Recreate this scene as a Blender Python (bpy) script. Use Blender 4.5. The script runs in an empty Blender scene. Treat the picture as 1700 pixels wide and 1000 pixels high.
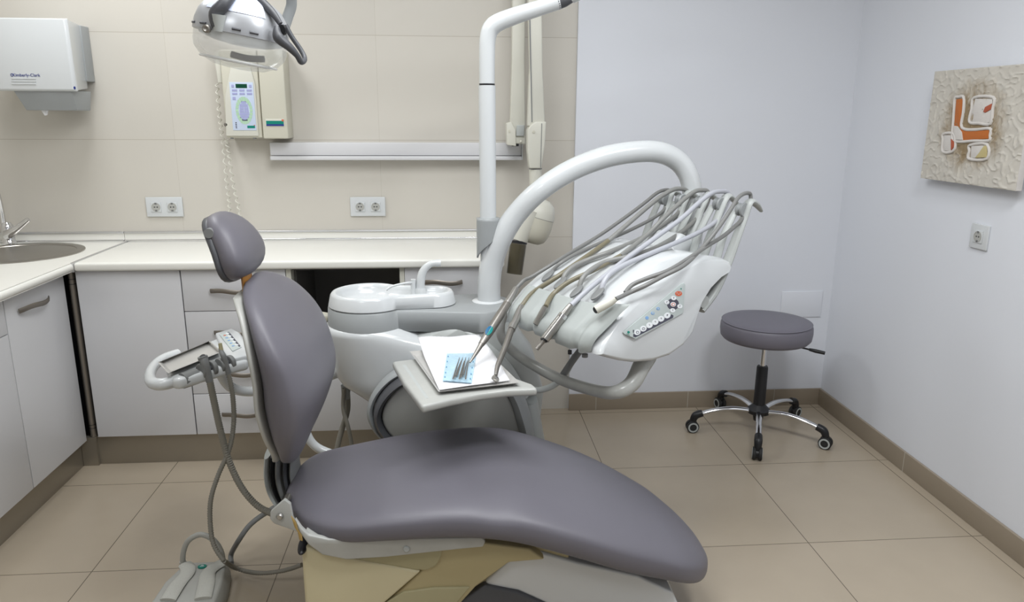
import bpy, bmesh, math, random
from mathutils import Vector as V, Matrix
random.seed(4)
C = bpy.context.scene.collection
PI = math.pi
# ------------------------------------------------------------------ camera solve
F = 1240.0; H = 1.446
def nrm(a): return V(a).normalized()
dY = nrm((-100, 312, -F)); dX = V((16150, 230, -F)).normalized(); dX = (dX - dY*dX.dot(dY)).normalized(); dZ = dX.cross(dY)
CAM = V((0, 0, H))
def ray(x, y):
    c = V((x-850, -(y-500), -F)); return V((dX.dot(c), dY.dot(c), dZ.dot(c)))
def at(x, y, X=None, Y=None, Z=None):          # real-world point measured from the photograph at a known depth
    d = ray(x, y)
    t = X/d.x if X is not None else (Y/d.y if Y is not None else (Z-H)/d.z)
    return CAM + d*t
# ------------------------------------------------------------------ materials
def mat(name, rgb, rough=.5, metal=0, bump=0, bscale=200, var=.03, vscale=6, coat=0, trans=0, alpha=1, ior=1.45, spec=.5):
    m = bpy.data.materials.new(name); m.use_nodes = True; nt = m.node_tree; N = nt.nodes; Lk = nt.links
    b = N['Principled BSDF']
    b.inputs['Roughness'].default_value = rough; b.inputs['Metallic'].default_value = metal
    b.inputs['Coat Weight'].default_value = coat; b.inputs['Transmission Weight'].default_value = trans
    b.inputs['IOR'].default_value = ior; b.inputs['Alpha'].default_value = alpha; b.inputs['Specular IOR Level'].default_value = spec
    tc = N.new('ShaderNodeTexCoord')
    no = N.new('ShaderNodeTexNoise'); no.inputs['Scale'].default_value = vscale; no.inputs['Detail'].default_value = 4
    Lk.new(tc.outputs['Object'], no.inputs['Vector'])
    mx = N.new('ShaderNodeMix'); mx.data_type = 'RGBA'
    mx.inputs[6].default_value = (*[c*(1-var) for c in rgb], 1); mx.inputs[7].default_value = (*[min(1, c*(1+var)) for c in rgb], 1)
    Lk.new(no.outputs['Fac'], mx.inputs[0]); Lk.new(mx.outputs[2], b.inputs['Base Color'])
    if bump:
        n2 = N.new('ShaderNodeTexNoise'); n2.inputs['Scale'].default_value = bscale; n2.inputs['Detail'].default_value = 3
        Lk.new(tc.outputs['Object'], n2.inputs['Vector'])
        bp = N.new('ShaderNodeBump'); bp.inputs['Strength'].default_value = bump; bp.inputs['Distance'].default_value = .002
        Lk.new(n2.outputs['Fac'], bp.inputs['Height']); Lk.new(bp.outputs[0], b.inputs['Normal'])
    return m
def tiled(name, rgb, rough, axes, origin, size, line, line_rgb, var, vscale, line_w=.0016):
    """large tiles with thin joints; axes = indices of the two object axes"""
    m = mat(name, rgb, rough, 0, .05, 60, var, vscale); nt = m.node_tree; N = nt.nodes; Lk = nt.links; b = N['Principled BSDF']
    base = b.inputs['Base Color'].links[0].from_socket
    tc = N.new('ShaderNodeTexCoord'); sp = N.new('ShaderNodeSeparateXYZ'); Lk.new(tc.outputs['Object'], sp.inputs[0])
    ms = []
    def M(op, a, bb=None):
        n = N.new('ShaderNodeMath'); n.operation = op
        for i, q in enumerate((a, bb)):
            if q is None: continue
            if isinstance(q, (int, float)): n.inputs[i].default_value = q
            else: Lk.new(q, n.inputs[i])
        return n.outputs[0]
    ids = []
    for k in (0, 1):
        s = M('DIVIDE', M('SUBTRACT', sp.outputs[axes[k]], origin[k]), size[k])
        ids.append(M('FLOOR', s))
        fr = M('SUBTRACT', s, M('FLOOR', s)); e = M('MINIMUM', fr, M('SUBTRACT', 1.0, fr))
        ms.append(M('LESS_THAN', e, line_w*line[k]/size[k]))
    g = M('MAXIMUM', ms[0], ms[1])
    # small tone difference from tile to tile
    wn = N.new('ShaderNodeTexWhiteNoise'); wn.noise_dimensions = '2D'
    cb = N.new('ShaderNodeCombineXYZ'); Lk.new(ids[0], cb.inputs[0]); Lk.new(ids[1], cb.inputs[1]); Lk.new(cb.outputs[0], wn.inputs['Vector'])
    hs = N.new('ShaderNodeHueSaturation'); Lk.new(base, hs.inputs['Color']); Lk.new(M('ADD', M('MULTIPLY', wn.outputs['Value'], .05), .975), hs.inputs['Value'])
    mx = N.new('ShaderNodeMix'); mx.data_type = 'RGBA'; Lk.new(g, mx.inputs[0]); Lk.new(hs.outputs[0], mx.inputs[6]); mx.inputs[7].default_value = (*line_rgb, 1)
    Lk.new(mx.outputs[2], b.inputs['Base Color'])
    return m
M = {}
M['wall'] = mat('white_paint', (.73, .75, .80), .55, 0, .12, 35, .01, 3)
M['ceil'] = mat('ceiling_paint', (.8, .8, .8), .8)
M['tile'] = tiled('beige_wall_panel', (.575, .545, .49), .35, (0, 2), (-1.229, 1.326), (.9, .45), (.3, .8), (.43, .39, .33), .025, 2.2)
M['floor'] = tiled('beige_floor_tile', (.395, .335, .257), .26, (0, 1), (-1.183, 2.23), (.6, .6), (1, 1), (.14, .115, .085), .10, 3.5)
M['base'] = mat('beige_baseboard', (.30, .25, .19), .35, 0, 0, 0, .06, 5)
M['lam'] = mat('white_laminate', (.63, .63, .645), .28, 0, 0, 0, .01)
M['top'] = mat('cream_worktop', (.80, .79, .74), .3, 0, .02, 300, .01)
M['edge'] = mat('brown_edge', (.30, .26, .22), .5)
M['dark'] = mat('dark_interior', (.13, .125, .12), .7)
M['steel'] = mat('brushed_steel', (.34, .32, .29), .32, .9, .03, 90, .06, 8)
M['kick'] = mat('steel_toe_kick', (.36, .33, .28), .33, .75, .02, 60, .08, 3)
M['chrome'] = mat('chrome', (.72, .72, .73), .12, 1)
M['alu'] = mat('aluminium_strip', (.62, .62, .63), .3, .85)
M['hnd'] = mat('pewter_handle', (.24, .215, .185), .38, .75)
M['white'] = mat('white_plastic', (.60, .62, .63), .22, 0, 0, 0, .01, 5, .4)
M['offw'] = mat('aged_white_plastic', (.40, .40, .375), .32, 0, 0, 0, .03, 8)
M['ivory'] = mat('ivory_plastic', (.58, .56, .47), .4, 0, .03, 500, .02)
M['ivory2'] = mat('pale_ivory_plastic', (.62, .61, .54), .4, 0, .03, 500, .02)
M['lgrey'] = mat('light_grey_plastic', (.42, .44, .43), .35, 0, .03, 400, .02)
M['sgrey'] = mat('worn_grey_paint', (.41, .415, .395), .28, 0, 0, 0, .08, 25)
M['pedal'] = mat('worn_pedal_plastic', (.37, .37, .345), .5, 0, .05, 200, .08, 30)
M['pad'] = mat('soft_grey_pad', (.36, .385, .375), .42, 0, .03, 400, .02)
M['grey'] = mat('grey_plastic', (.31, .325, .33), .38, 0, .02, 400, .02)
M['mgrey'] = mat('medium_grey_plastic', (.19, .195, .195), .42, 0, 0, 0, .02)
M['dgrey'] = mat('dark_grey_plastic', (.07, .072, .08), .4, 0, 0, 0, .04)
M['black'] = mat('black_plastic', (.012, .012, .014), .38)
M['rubber'] = mat('black_rubber', (.02, .02, .02), .7)
M['vinyl'] = mat('grey_mauve_vinyl', (.134, .128, .150), .42, 0, .12, 900, .03, 6)
M['vinyls'] = mat('grey_mauve_vinyl_stool', (.158, .15, .18), .45, 0, .12, 900, .03, 6)
M['hose'] = mat('grey_hose', (.235, .235, .225), .34, 0, .02, 300, .04)
M['hoseD'] = mat('dark_grey_hose', (.19, .19, .185), .34, 0, .02, 300, .04)
M['hoseO'] = mat('olive_tinted_hose', (.19, .17, .115), .32, 0, .02, 300, .05)
M['hoseL'] = mat('pale_lavender_hose', (.42, .43, .47), .3, 0, .02, 300, .03)
M['corr'] = mat('corrugated_grey_hose', (.235, .225, .195), .5, 0, 0, 0, .04)
M['metal'] = mat('satin_instrument_steel', (.40, .39, .37), .28, .85, 0, 0, .05, 40)
M['metalD'] = mat('dull_instrument_steel', (.27, .255, .235), .32, .8, 0, 0, .08, 40)
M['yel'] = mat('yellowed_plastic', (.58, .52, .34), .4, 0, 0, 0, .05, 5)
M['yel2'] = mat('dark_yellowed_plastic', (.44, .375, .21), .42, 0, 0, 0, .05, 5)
M['foil'] = mat('thin_steel_sheet', (.60, .59, .57), .34, .45, .1, 60, .04, 30)
M['olive'] = mat('olive_plastic', (.38, .345, .205), .42)
M['brass'] = mat('orange_brown_bracket', (.42, .19, .04), .4, .3)
M['stain'] = mat('glue_stain', (.36, .24, .08), .5, 0, .3, 200, .3, 80)
M['paper'] = mat('white_embossed_paper', (.82, .82, .84), .8, 0, .5, 260, .01)
M['blue'] = mat('pale_blue_film', (.50, .70, .83), .22, 0, .5, 120, .12, 60, 0, 0, .82)
M['blue2'] = mat('blue_print', (.12, .32, .5), .4)
M['ring_b'] = mat('blue_mark', (.01, .13, .28), .4)
M['ring_t'] = mat('teal_mark', (.0, .25, .24), .4)
M['ink'] = mat('dark_blue_ink', (.02, .035, .2), .5)
M['panelb'] = mat('pale_blue_keypad', (.55, .63, .78), .4)
M['panelg'] = mat('pale_grey_green_keypad', (.47, .52, .51), .4)
M['lcd'] = mat('dark_green_display', (.0, .06, .03), .3)
M['kgreen'] = mat('pale_green_key', (.42, .62, .42), .5)
M['klav'] = mat('lavender_key', (.36, .38, .62), .5)
M['klight'] = mat('white_key', (.72, .74, .76), .5)
M['kdark'] = mat('slate_print', (.06, .06, .085), .5)
M['kblue'] = mat('blue_print_key', (.2, .36, .62), .5)
M['kred'] = mat('red_print', (.55, .12, .06), .5)
M['teal'] = mat('teal_badge', (.0, .2, .15), .4)
M['orange'] = mat('burnt_orange_paint', (.46, .13, .02), .5, 0, .1, 60, .12, 20)
M['red'] = mat('brick_red_paint', (.40, .09, .04), .5)
M['ochre'] = mat('ochre_paint', (.50, .42, .20), .5)
M['plast'] = mat('white_plaster', (.62, .59, .56), .7, 0, .8, 50, .06, 30)
def glass(name, rgb, alpha, rough=.05):
    m = mat(name, rgb, rough, 0, 0, 0, 0, 5, 0, 0, alpha); return m
M['clear'] = glass('clear_polycarbonate', (.80, .82, .82), .32)
M['frost'] = glass('frosted_shield_rim', (.85, .86, .86), .6, .15)
M['smoke'] = glass('smoky_brown_acrylic', (.10, .085, .05), .62, .12)
# canvas of the painting : thick impasto, brown shading patches around the middle
def canvas_mat():
    m = mat('impasto_canvas', (.56, .53, .475), .75, 0, .5, 60, .10, 14); nt = m.node_tree; N = nt.nodes; Lk = nt.links; b = N['Principled BSDF']
    base = b.inputs['Base Color'].links[0].from_socket
    tc = N.new('ShaderNodeTexCoord')
    n = N.new('ShaderNodeTexNoise'); n.inputs['Scale'].default_value = 13; n.inputs['Detail'].default_value = 8; n.inputs['Roughness'].default_value = .75; n.inputs['Distortion'].default_value = 1.2
    Lk.new(tc.outputs['Object'], n.inputs['Vector'])
    gr = N.new('ShaderNodeTexGradient'); gr.gradient_type = 'SPHERICAL'
    mp = N.new('ShaderNodeMapping'); mp.inputs['Scale'].default_value = (0.1, 3.8, 4.2); Lk.new(tc.outputs['Object'], mp.inputs['Vector']); Lk.new(mp.outputs[0], gr.inputs[0])
    mu = N.new('ShaderNodeMath'); mu.operation = 'MULTIPLY'; Lk.new(n.outputs['Fac'], mu.inputs[0]); Lk.new(gr.outputs['Fac'], mu.inputs[1])
    cr = N.new('ShaderNodeValToRGB'); cr.color_ramp.elements[0].position = .14; cr.color_ramp.elements[1].position = .32
    Lk.new(mu.outputs[0], cr.inputs[0])
    mx = N.new('ShaderNodeMix'); mx.data_type = 'RGBA'; Lk.new(cr.outputs[0], mx.inputs[0]); Lk.new(base, mx.inputs[6]); mx.inputs[7].default_value = (.27, .20, .115, 1)
    Lk.new(mx.outputs[2], b.inputs['Base Color'])
    return m
M['canvas'] = canvas_mat()
# ------------------------------------------------------------------ geometry
class G:
    def __init__(s): s.v = []; s.f = []
    def add(s, vs, fs):
        o = len(s.v); s.v += [V(p) for p in vs]; s.f += [[i+o for i in q] for q in fs]; return s
    def box(s, x0, x1, y0, y1, z0, z1):
        vs = [(x, y, z) for z in (z0, z1) for y in (y0, y1) for x in (x0, x1)]
        return s.add(vs, [(0, 2, 3, 1), (4, 5, 7, 6), (0, 1, 5, 4), (2, 6, 7, 3), (0, 4, 6, 2), (1, 3, 7, 5)])
    def prism(s, pts, off):
        n = len(pts); off = V(off); pts = [V(p) for p in pts]
        return s.add(pts + [p+off for p in pts], [list(range(n))[::-1], list(range(n, 2*n))] + [(i, (i+1) % n, n+(i+1) % n, n+i) for i in range(n)])
    def loft(s, secs, cap=True, closed=False):
        n = len(secs[0]); k = len(secs); vs = [p for q in secs for p in q]; fs = []
        for a in range(k if closed else k-1):
            b = (a+1) % k
            for i in range(n):
                j = (i+1) % n; fs.append((a*n+i, a*n+j, b*n+j, b*n+i))
        if cap and not closed: fs += [list(range(n))[::-1], [(k-1)*n+i for i in range(n)]]
        return s.add(vs, fs)
    def grid(s, rows):
        n = len(rows[0]); vs = [p for r in rows for p in r]
        return s.add(vs, [(a*n+i, a*n+i+1, (a+1)*n+i+1, (a+1)*n+i) for a in range(len(rows)-1) for i in range(n-1)])
    def tube(s, pts, r, n=14, steps=6, cap=True, smooth=True, closed=False, ell=None, up=None):
        P, R = spline([V(p) for p in pts], r, steps, closed) if smooth else ([V(p) for p in pts], r if isinstance(r, (list, tuple)) else [r]*len(pts))
        k = len(P); secs = []
        def tan(i):
            a = P[(i-1) % k] if closed else P[max(0, i-1)]; b = P[(i+1) % k] if closed else P[min(k-1, i+1)]
            return (b-a).normalized()
        t = tan(0); u = V(up) if up else (V((0, 0, 1)) if abs(t.z) < .9 else V((1, 0, 0)))
        nn = (u - t*u.dot(t)).normalized()
        for i in range(k):
            t = tan(i)
            if up: u = V(up); nn = (u - t*u.dot(t)).normalized()
            else: nn = (nn - t*nn.dot(t)).normalized()
            bb = t.cross(nn); e = ell or (1, 1)
            secs.append([P[i] + (nn*math.cos(2*PI*j/n)*e[0] + bb*math.sin(2*PI*j/n)*e[1])*R[i] for j in range(n)])
        return s.loft(secs, cap, closed)
    def lathe(s, prof, o, ax=(0, 0, 1), n=32, sx=1, sy=1, xd=None):
        ax = nrm(ax); u = V(xd) if xd else (V((1, 0, 0)) if abs(ax.x) < .9 else V((0, 1, 0))); u = (u - ax*u.dot(ax)).normalized(); w = ax.cross(u); o = V(o)
        secs = [[o + ax*z + (u*math.cos(2*PI*j/n)*sx + w*math.sin(2*PI*j/n)*sy)*max(r, 1e-5) for j in range(n)] for r, z in prof]
        return s.loft(secs)
    def ball(s, o, rx, ry=None, rz=None, n=20, ax=(0, 0, 1), xd=None):
        ry = ry or rx; rz = rz or rx
        return s.lathe([(math.sin(PI*i/12), -math.cos(PI*i/12)*rz) for i in range(13)], o, ax, n, rx, ry, xd)
def spline(P, r, steps, closed=False):
    n = len(P); R = list(r) if isinstance(r, (list, tuple)) else [r]*n
    if n < 3 and not closed: return P, R
    out = []; ro = []
    for i in range(n if closed else n-1):
        g = (lambda k: k % n) if closed else (lambda k: min(max(k, 0), n-1))
        a, b, c, d = P[g(i-1)], P[g(i)], P[g(i+1)], P[g(i+2)]
        for q in range(steps):
            t = q/steps
            out.append(.5*((2*b) + (c-a)*t + (2*a-5*b+4*c-d)*t*t + (3*b-a-3*c+d)*t**3))
            ro.append(R[g(i)]*(1-t)+R[g(i+1)]*t)
    if not closed: out.append(P[-1]); ro.append(R[-1])
    return out, ro
def wloc(o):
    p = V((0, 0, 0))
    while o: p += o.location; o = o.parent
    return p
def make(name, g, m, parent=None, bevel=0, seg=3, sub=0, ang=38, smooth=True, label=None):
    me = bpy.data.meshes.new(name); off = wloc(parent) if parent else V((0, 0, 0))
    me.from_pydata([tuple(p-off) for p in g.v], [], g.f); me.validate()
    bm = bmesh.new(); bm.from_mesh(me); bmesh.ops.recalc_face_normals(bm, faces=bm.faces)
    if bevel:
        ed = [e for e in bm.edges if len(e.link_faces) == 2 and e.calc_face_angle(0) > math.radians(30)]
        bmesh.ops.bevel(bm, geom=ed, offset=bevel, segments=seg, profile=.5, affect='EDGES', clamp_overlap=True)
    bm.to_mesh(me); bm.free()
    if smooth: me.shade_smooth(); me.set_sharp_from_angle(angle=math.radians(ang))
    me.materials.append(M[m] if isinstance(m, str) else m)
    o = bpy.data.objects.new(name, me); C.objects.link(o)
    if parent: o.parent = parent
    if sub:
        md = o.modifiers.new('s', 'SUBSURF'); md.levels = sub; md.render_levels = sub
    if label: o['label'] = label
    return o
def thing(name, label, cat, loc=(0, 0, 0), group=None, rz=0):
    o = bpy.data.objects.new(name, None); C.objects.link(o); o.location = loc; o.rotation_euler = (0, 0, rz); o.empty_display_size = .05
    o['label'] = label; o['category'] = cat
    if group: o['group'] = group
    return o
def tag(o, label, cat, group=None):
    o['label'] = label; o['category'] = cat
    if group: o['group'] = group
    return o
def struct(name, g, m, parent=None, **k):
    o = make(name, g, m, parent, **k)
    if not parent: o['kind'] = 'structure'
    return o
def text(name, s, size, origin, xd, yd, m, parent, depth=.0006, align='CENTER'):
    cu = bpy.data.curves.new(name, 'FONT'); cu.body = s; cu.size = size; cu.extrude = depth/2; cu.align_x = align; cu.align_y = 'CENTER'
    t = bpy.data.objects.new(name, cu); C.objects.link(t)
    dg = bpy.context.evaluated_depsgraph_get(); me = bpy.data.meshes.new_from_object(t.evaluated_get(dg)); bpy.data.objects.remove(t)
    xd = nrm(xd); yd = nrm(yd); zd = xd.cross(yd); off = wloc(parent); o = V(origin)
    for v in me.vertices: v.co = o + xd*v.co.x + yd*v.co.y + zd*v.co.z - off
    me.materials.clear(); me.materials.append(M[m]); ob = bpy.data.objects.new(name, me); C.objects.link(ob); ob.parent = parent
    return ob
def sup(a, b, n, ph=0, k=32):       # superellipse
    r = []
    for j in range(k):
        t = 2*PI*j/k + ph; c, s = math.cos(t), math.sin(t)
        r.append((a*math.copysign(abs(c)**(2/n), c), b*math.copysign(abs(s)**(2/n), s)))
    return r
def interp(x, xs, ys):
    if x <= xs[0]: return ys[0]
    for i in range(len(xs)-1):
        if x <= xs[i+1]: return ys[i] + (ys[i+1]-ys[i])*(x-xs[i])/(xs[i+1]-xs[i])
    return ys[-1]
# ================================================================== THE ROOM
YT, YW, XR, XL, YF, ZC = 3.50, 3.478, 1.87, -2.14, -1.9, 2.62
struct('floor', G().box(XL, XR, YF, YT, -.05, 0), 'floor')
struct('ceiling', G().box(XL, XR, YF, YT, ZC, ZC+.05), 'ceil')
struct('wall_back', G().box(XL, .57, YT, YT+.1, 0, ZC), 'tile')
struct('wall_back', G().box(.565, XR, YW, YT+.1, 0, ZC), 'wall')
struct('wall_right', G().box(XR, XR+.1, YF, YT+.1, 0, ZC), 'wall')
struct('wall_left', G().box(XL-.1, XL, YF, YT+.1, 0, ZC), 'tile')
struct('wall_front', G().box(XL, XR, YF-.1, YF, 0, ZC), 'wall')
struct('baseboard_back', G().box(.563, XR-.001, YW-.010, YW, 0, .086), 'base', bevel=.0015)
struct('baseboard_right', G().box(XR-.012, XR, YF, YW-.010, 0, .086), 'base', bevel=.0015)
# joints in the baseboards and the plaster bead above them
for k, x in enumerate((.70, 1.17, 1.62)):
    struct('trim_%d' % (k+1), G().box(x, x+.002, YW-.0105, YW-.009, 0, .086), 'tile')
for k, y in enumerate((2.72, 2.02)):
    struct('trim_%d' % (k+4), G().box(XR-.0127, XR-.011, y, y+.002, 0, .086), 'tile')
# ceiling lamps (above the frame)
for k, (lx, ly, e, w) in enumerate(((-1.35, 2.85, 14, .5), (-.05, 1.75, 32, 1.1), (-.9, .2, 13, .6), (1.0, 1.0, 26, .5))):
    t = thing('ceiling_light', ['square white ceiling light panel above the worktop and sink', 'square white ceiling light panel above the dental chair', 'square white ceiling light panel on the left near the camera', 'square white ceiling light panel on the right near the camera'][k], 'ceiling light', (lx, ly, ZC-.03))
    fr = G()
    for a in (-1, 1):
        fr.box(lx+a*(w/2+.02)-.015, lx+a*(w/2+.02)+.015, ly-w/2-.035, ly+w/2+.035, ZC-.03, ZC)
        fr.box(lx-w/2-.02, lx+w/2+.02, ly+a*(w/2+.02)-.015, ly+a*(w/2+.02)+.015, ZC-.03, ZC)
    make('light_frame', fr, 'lam', t)
    ld = bpy.data.lights.new('panel_lamp', 'AREA'); ld.shape = 'SQUARE'; ld.size = w; ld.energy = e; ld.color = (.96, .985, 1.0)
    lo = bpy.data.objects.new('panel_lamp', ld); C.objects.link(lo); lo.parent = t; lo.location = (0, 0, .01)
# ================================================================== WALL THINGS
def rotz(v, a): return V((v[0]*math.cos(a)-v[1]*math.sin(a), v[0]*math.sin(a)+v[1]*math.cos(a), v[2]))
def socket_insert(t, cx):
    ins = make('socket_insert', G().box(cx-.022, cx+.022, -.0125, -.009, -.022, .022), 'white', t, bevel=.001)
    rc = G(); rc.lathe([(.0195, 0), (.0195, .0012), (.0175, .0012), (.0175, .0004), (0, .0004)], (cx, -.0125, 0), (0, -1, 0), 28)
    make('round_recess', rc, 'offw', ins)
    for a in (-.0062, .0062):
        make('pin_hole', G().lathe([(.0028, 0), (.0028, .0003), (0, .0003)], (cx+a, -.0130, 0), (0, -1, 0), 14), 'black', ins)
    make('centre_hole', G().lathe([(.0015, 0), (.0015, .0003), (0, .0003)], (cx, -.0130, 0), (0, -1, 0), 10), 'mgrey', ins)
    for a in (-1, 1):
        make('earth_clip', G().box(cx-.0045, cx+.0045, -.0137, -.0128, a*.0155-.0035, a*.0155+.0035), 'mgrey', ins)
def place(t, loc, rz):
    t.location = loc; t.rotation_euler = (0, 0, rz)
def socket(label, n, loc, rz, w):
    t = thing('wall_socket', label, 'power socket')
    make('cover_plate', G().box(-w/2, w/2, -.009, 0, -.044, .044), 'white', t, bevel=.0025)
    for k in range(n): socket_insert(t, (k-(n-1)/2)*.071)
    place(t, loc, rz)
p = at(274, 343.5, Y=YT); socket('white double power socket on the tiled wall just right of the sink', 2, (p.x, YT, p.z), 0, .160)
p = at(611, 343, Y=YT); socket('white double power socket on the tiled wall above the middle of the worktop', 2, (p.x, YT, p.z), 0, .160)
p = at(1628.5, 393, X=XR); socket('white single power socket on the right wall below the painting', 1, (XR, p.y, p.z), -PI/2, .088)
a, b = at(1298, 484, Y=YW), at(1361, 526, Y=YW)
bp = make('blanking_plate', G().box(a.x, b.x, YW-.006, YW, b.z, a.z), 'wall', bevel=.002); tag(bp, 'blank white cover plate painted like the wall, behind the stool seat', 'cover plate')
# ---- paper towel dispenser
def Yp(pts, Y): return [at(x, y, Y=Y) for x, y in pts]
t = thing('towel_dispenser', 'white paper towel dispenser with grey chute high on the tiled wall above the sink', 'towel dispenser', (-1.75, YT, 1.5))
yf = 3.27
c0, c1 = at(-25, 28, Y=yf), at(127, 152, Y=yf)
hs = [(c0.x+.01, YT-.001, c0.z+.00), (c0.x+.01, YT-.001, c1.z+.02)]
cov = G(); sec = []
for q, (yy, ins) in enumerate(((YT-.06, .03), (yf+.05, .012), (yf+.012, .0), (yf, .012))):
    sec.append([V((c0.x+ins, yy, c1.z+ins*.5)), V((c1.x-ins, yy, c1.z+ins*.5)), V((c1.x-ins*.8-.004, yy, c0.z-ins*.3)), V((c0.x+ins, yy, c0.z-ins*.3))])
cov.loft(sec); make('front_cover', cov, 'white', t, bevel=.004)
make('back_housing', G().box(c0.x+.02, c1.x-.022, YT-.075, YT, c1.z+.045, c0.z-.01), 'grey', t, bevel=.004)
ch = G(); zc = c1.z
ch.loft([[V((c0.x+.055, yf+.015, zc+.004)), V((c1.x-.028, yf+.015, zc+.004)), V((c1.x-.028, YT-.04, zc+.004)), V((c0.x+.055, YT-.04, zc+.004))],
         [V((c0.x+.085, yf+.035, zc-.075)), V((c1.x-.03, yf+.05, zc-.075)), V((c1.x-.03, YT-.06, zc-.075)), V((c0.x+.085, YT-.06, zc-.075))]])
make('paper_chute', ch, 'grey', t, bevel=.003)
q = at(73, 184, Y=3.33)
pt = G(); pt.loft([[V((q.x-.014, q.y, zc-.07)), V((q.x+.012, q.y, zc-.07)), V((q.x+.012, q.y+.015, zc-.07)), V((q.x-.014, q.y+.015, zc-.07))], [V((q.x-.002, q.y+.003, zc-.096)), V((q.x+.009, q.y+.002, zc-.093)), V((q.x+.009, q.y+.007, zc-.093)), V((q.x-.002, q.y+.007, zc-.096))]])
make('paper_tip', pt, 'paper', t, bevel=.001)
q = at(43.5, 125, Y=yf-.001); text('brand_lettering', 'Kimberly-Clark', .0170, q, (1, 0, 0), (0, 0, 1), 'ink', t)
q = at(19.5, 124.5, Y=yf-.001); make('brand_mark', G().tube([V((q.x+.0042*math.cos(a*PI/6), yf-.001, q.z+.0052*math.sin(a*PI/6))) for a in range(11)], .0011, 6, 1), 'ink', t)
gr = G()
for yy in (130, 134.5, 139):
    a, b = at(20, yy, Y=yf), at(60, yy, Y=yf); gr.box(a.x, b.x, yf-.003, yf+.001, a.z-.002, a.z+.002)
make('raised_ribs', gr, 'white', t)
q = at(123.5, 146, Y=yf); make('lock', G().lathe([(.004, 0), (.004, .002), (0, .002)], (q.x, yf+.003, q.z), (0, -1, 0), 14, 1, 1.5), 'ink', t)
# ---- X-ray control box
yc = 3.395
t = thing('xray_control_box', 'ivory wall control box with pale blue keypad and coiled cord, left of the lamp shadow', 'control box', (-.86, YT, 1.33))
t['label'] = 'ivory two-part wall control box with pale blue keypad, above the rail end'
def quadbox(px, yfront, yback, top_in=.0):
    g = G(); fr = Yp(px, yfront); bk = [V((p.x, yback, p.z)) for p in fr]; g.loft([fr, bk]); return g
fl = [(367, 82), (426, 82), (435, 229), (373, 229)]
P = [at(*q, Y=yc) for q in fl]; xl, xr, zt, zb = P[0].x, P[1].x, P[0].z, P[2].z
xl = (P[0].x+P[3].x)/2; xr = (P[1].x+P[2].x)/2
b1 = make('control_housing', G().box(xl, xr, yc, YT, zb, zt), 'ivory', t, bevel=.006)
# raised pod behind the keypad
A_ = lambda x, y: at(x, y, Y=yc)
pod = [A_(376, 226), A_(374, 160), A_(383, 112), A_(416, 112), A_(424, 140), A_(430, 226)]
make('keypad_pod', G().prism([V((p.x, yc-.006, p.z)) for p in pod], (0, .008, 0)), 'ivory2', t, bevel=.0025)
kp = [A_(381, 136.5), A_(420, 136.5), A_(427, 216.5), A_(388, 216.5)]
x0, x1, z0, z1 = (kp[0].x+kp[3].x)/2, (kp[1].x+kp[2].x)/2, kp[2].z, kp[0].z
ky = yc-.0075
pad = make('keypad', G().box(x0, x1, ky, ky+.003, z0, z1), 'panelb', t, bevel=.0008)
kw, kh = x1-x0, z1-z0
def kb(u0, u1, v0, v1, m, nm='key'): make(nm, G().box(x0+kw*u0, x0+kw*u1, ky-.0008, ky+.001, z1-kh*v1, z1-kh*v0), m, pad, bevel=.0006)
kb(.26, .74, .035, .12, 'lcd', 'display')
for u in (.08, .82): kb(u, u+.11, .05, .11, 'klav')
for v in (.145, .215):
    for u in (.09, .40, .71): kb(u, u+.22, v, v+.045, 'klav')
kb(.09, .22, .30, .37, 'klav')
cx, cz = x0+kw*.54, z1-kh*.585; rx, rz = kw*.36, kh*.29
for k in range(22):
    a = 2*PI*k/22; da = 2*PI/22*.42
    pts = [V((cx+rx*f*math.cos(a+s*da), ky-.0008, cz+rz*f*math.sin(a+s*da))) for f, s in ((1, -1), (1, 1), (.68, 1), (.68, -1))]
    make('tooth_key', G().prism(pts, (0, .0015, 0)), 'kgreen', pad)
for v, w_ in ((.39, .5), (.45, .85), (.51, .95), (.57, 1.0), (.63, 1.0), (.69, .9), (.75, .55)):
    ww = rx*.56*w_
    if v in (.51, .57):
        for s in (-1, 1): make('centre_key', G().box(cx+(s*ww/2)-ww*.44, cx+(s*ww/2)+ww*.44, ky-.0008, ky+.001, z1-kh*(v+.05), z1-kh*v), 'klav', pad)
    else: make('centre_key', G().box(cx-ww, cx+ww, ky-.0008, ky+.001, z1-kh*(v+.05), z1-kh*v), 'klav', pad)
for k in range(4): kb(.12, .18, .83+k*.035, .85+k*.035, 'kdark', 'printed_mark')
kb(.62, .95, .90, .955, 'teal', 'badge'); kb(.90, .96, .885, .90, 'kred', 'badge_corner')
q = A_(375.5, 207); make('knob', G().lathe([(.009, 0), (.009, .003), (.006, .006), (0, .006)], (q.x, yc, q.z), (0, -1, 0), 20), 'metalD', t)
q0, q1 = at(429, 82, Y=yc-.01), at(482, 230, Y=yc-.01)
xa = at(432, 160, Y=yc-.01).x; xb = at(474, 160, Y=yc-.01).x
make('side_housing', G().box(xa, xb, yc-.01, YT, zb-.003, zt), 'ivory', t, bevel=.005)
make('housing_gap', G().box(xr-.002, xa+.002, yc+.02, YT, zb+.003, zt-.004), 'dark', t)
q = at(457, 205, Y=yc-.011); bx = q.x
bd = make('badge_plate', G().box(bx-.040, bx+.038, yc-.0115, yc-.009, q.z-.013, q.z+.019), 'ivory2', t, bevel=.0006)
make('badge_band', G().box(bx-.038, bx+.036, yc-.0125, yc-.011, q.z-.003, q.z+.011), 'teal', bd)
make('badge_band', G().box(bx-.038, bx+.036, yc-.0125, yc-.011, q.z-.011, q.z-.003), 'ink', bd)
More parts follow.
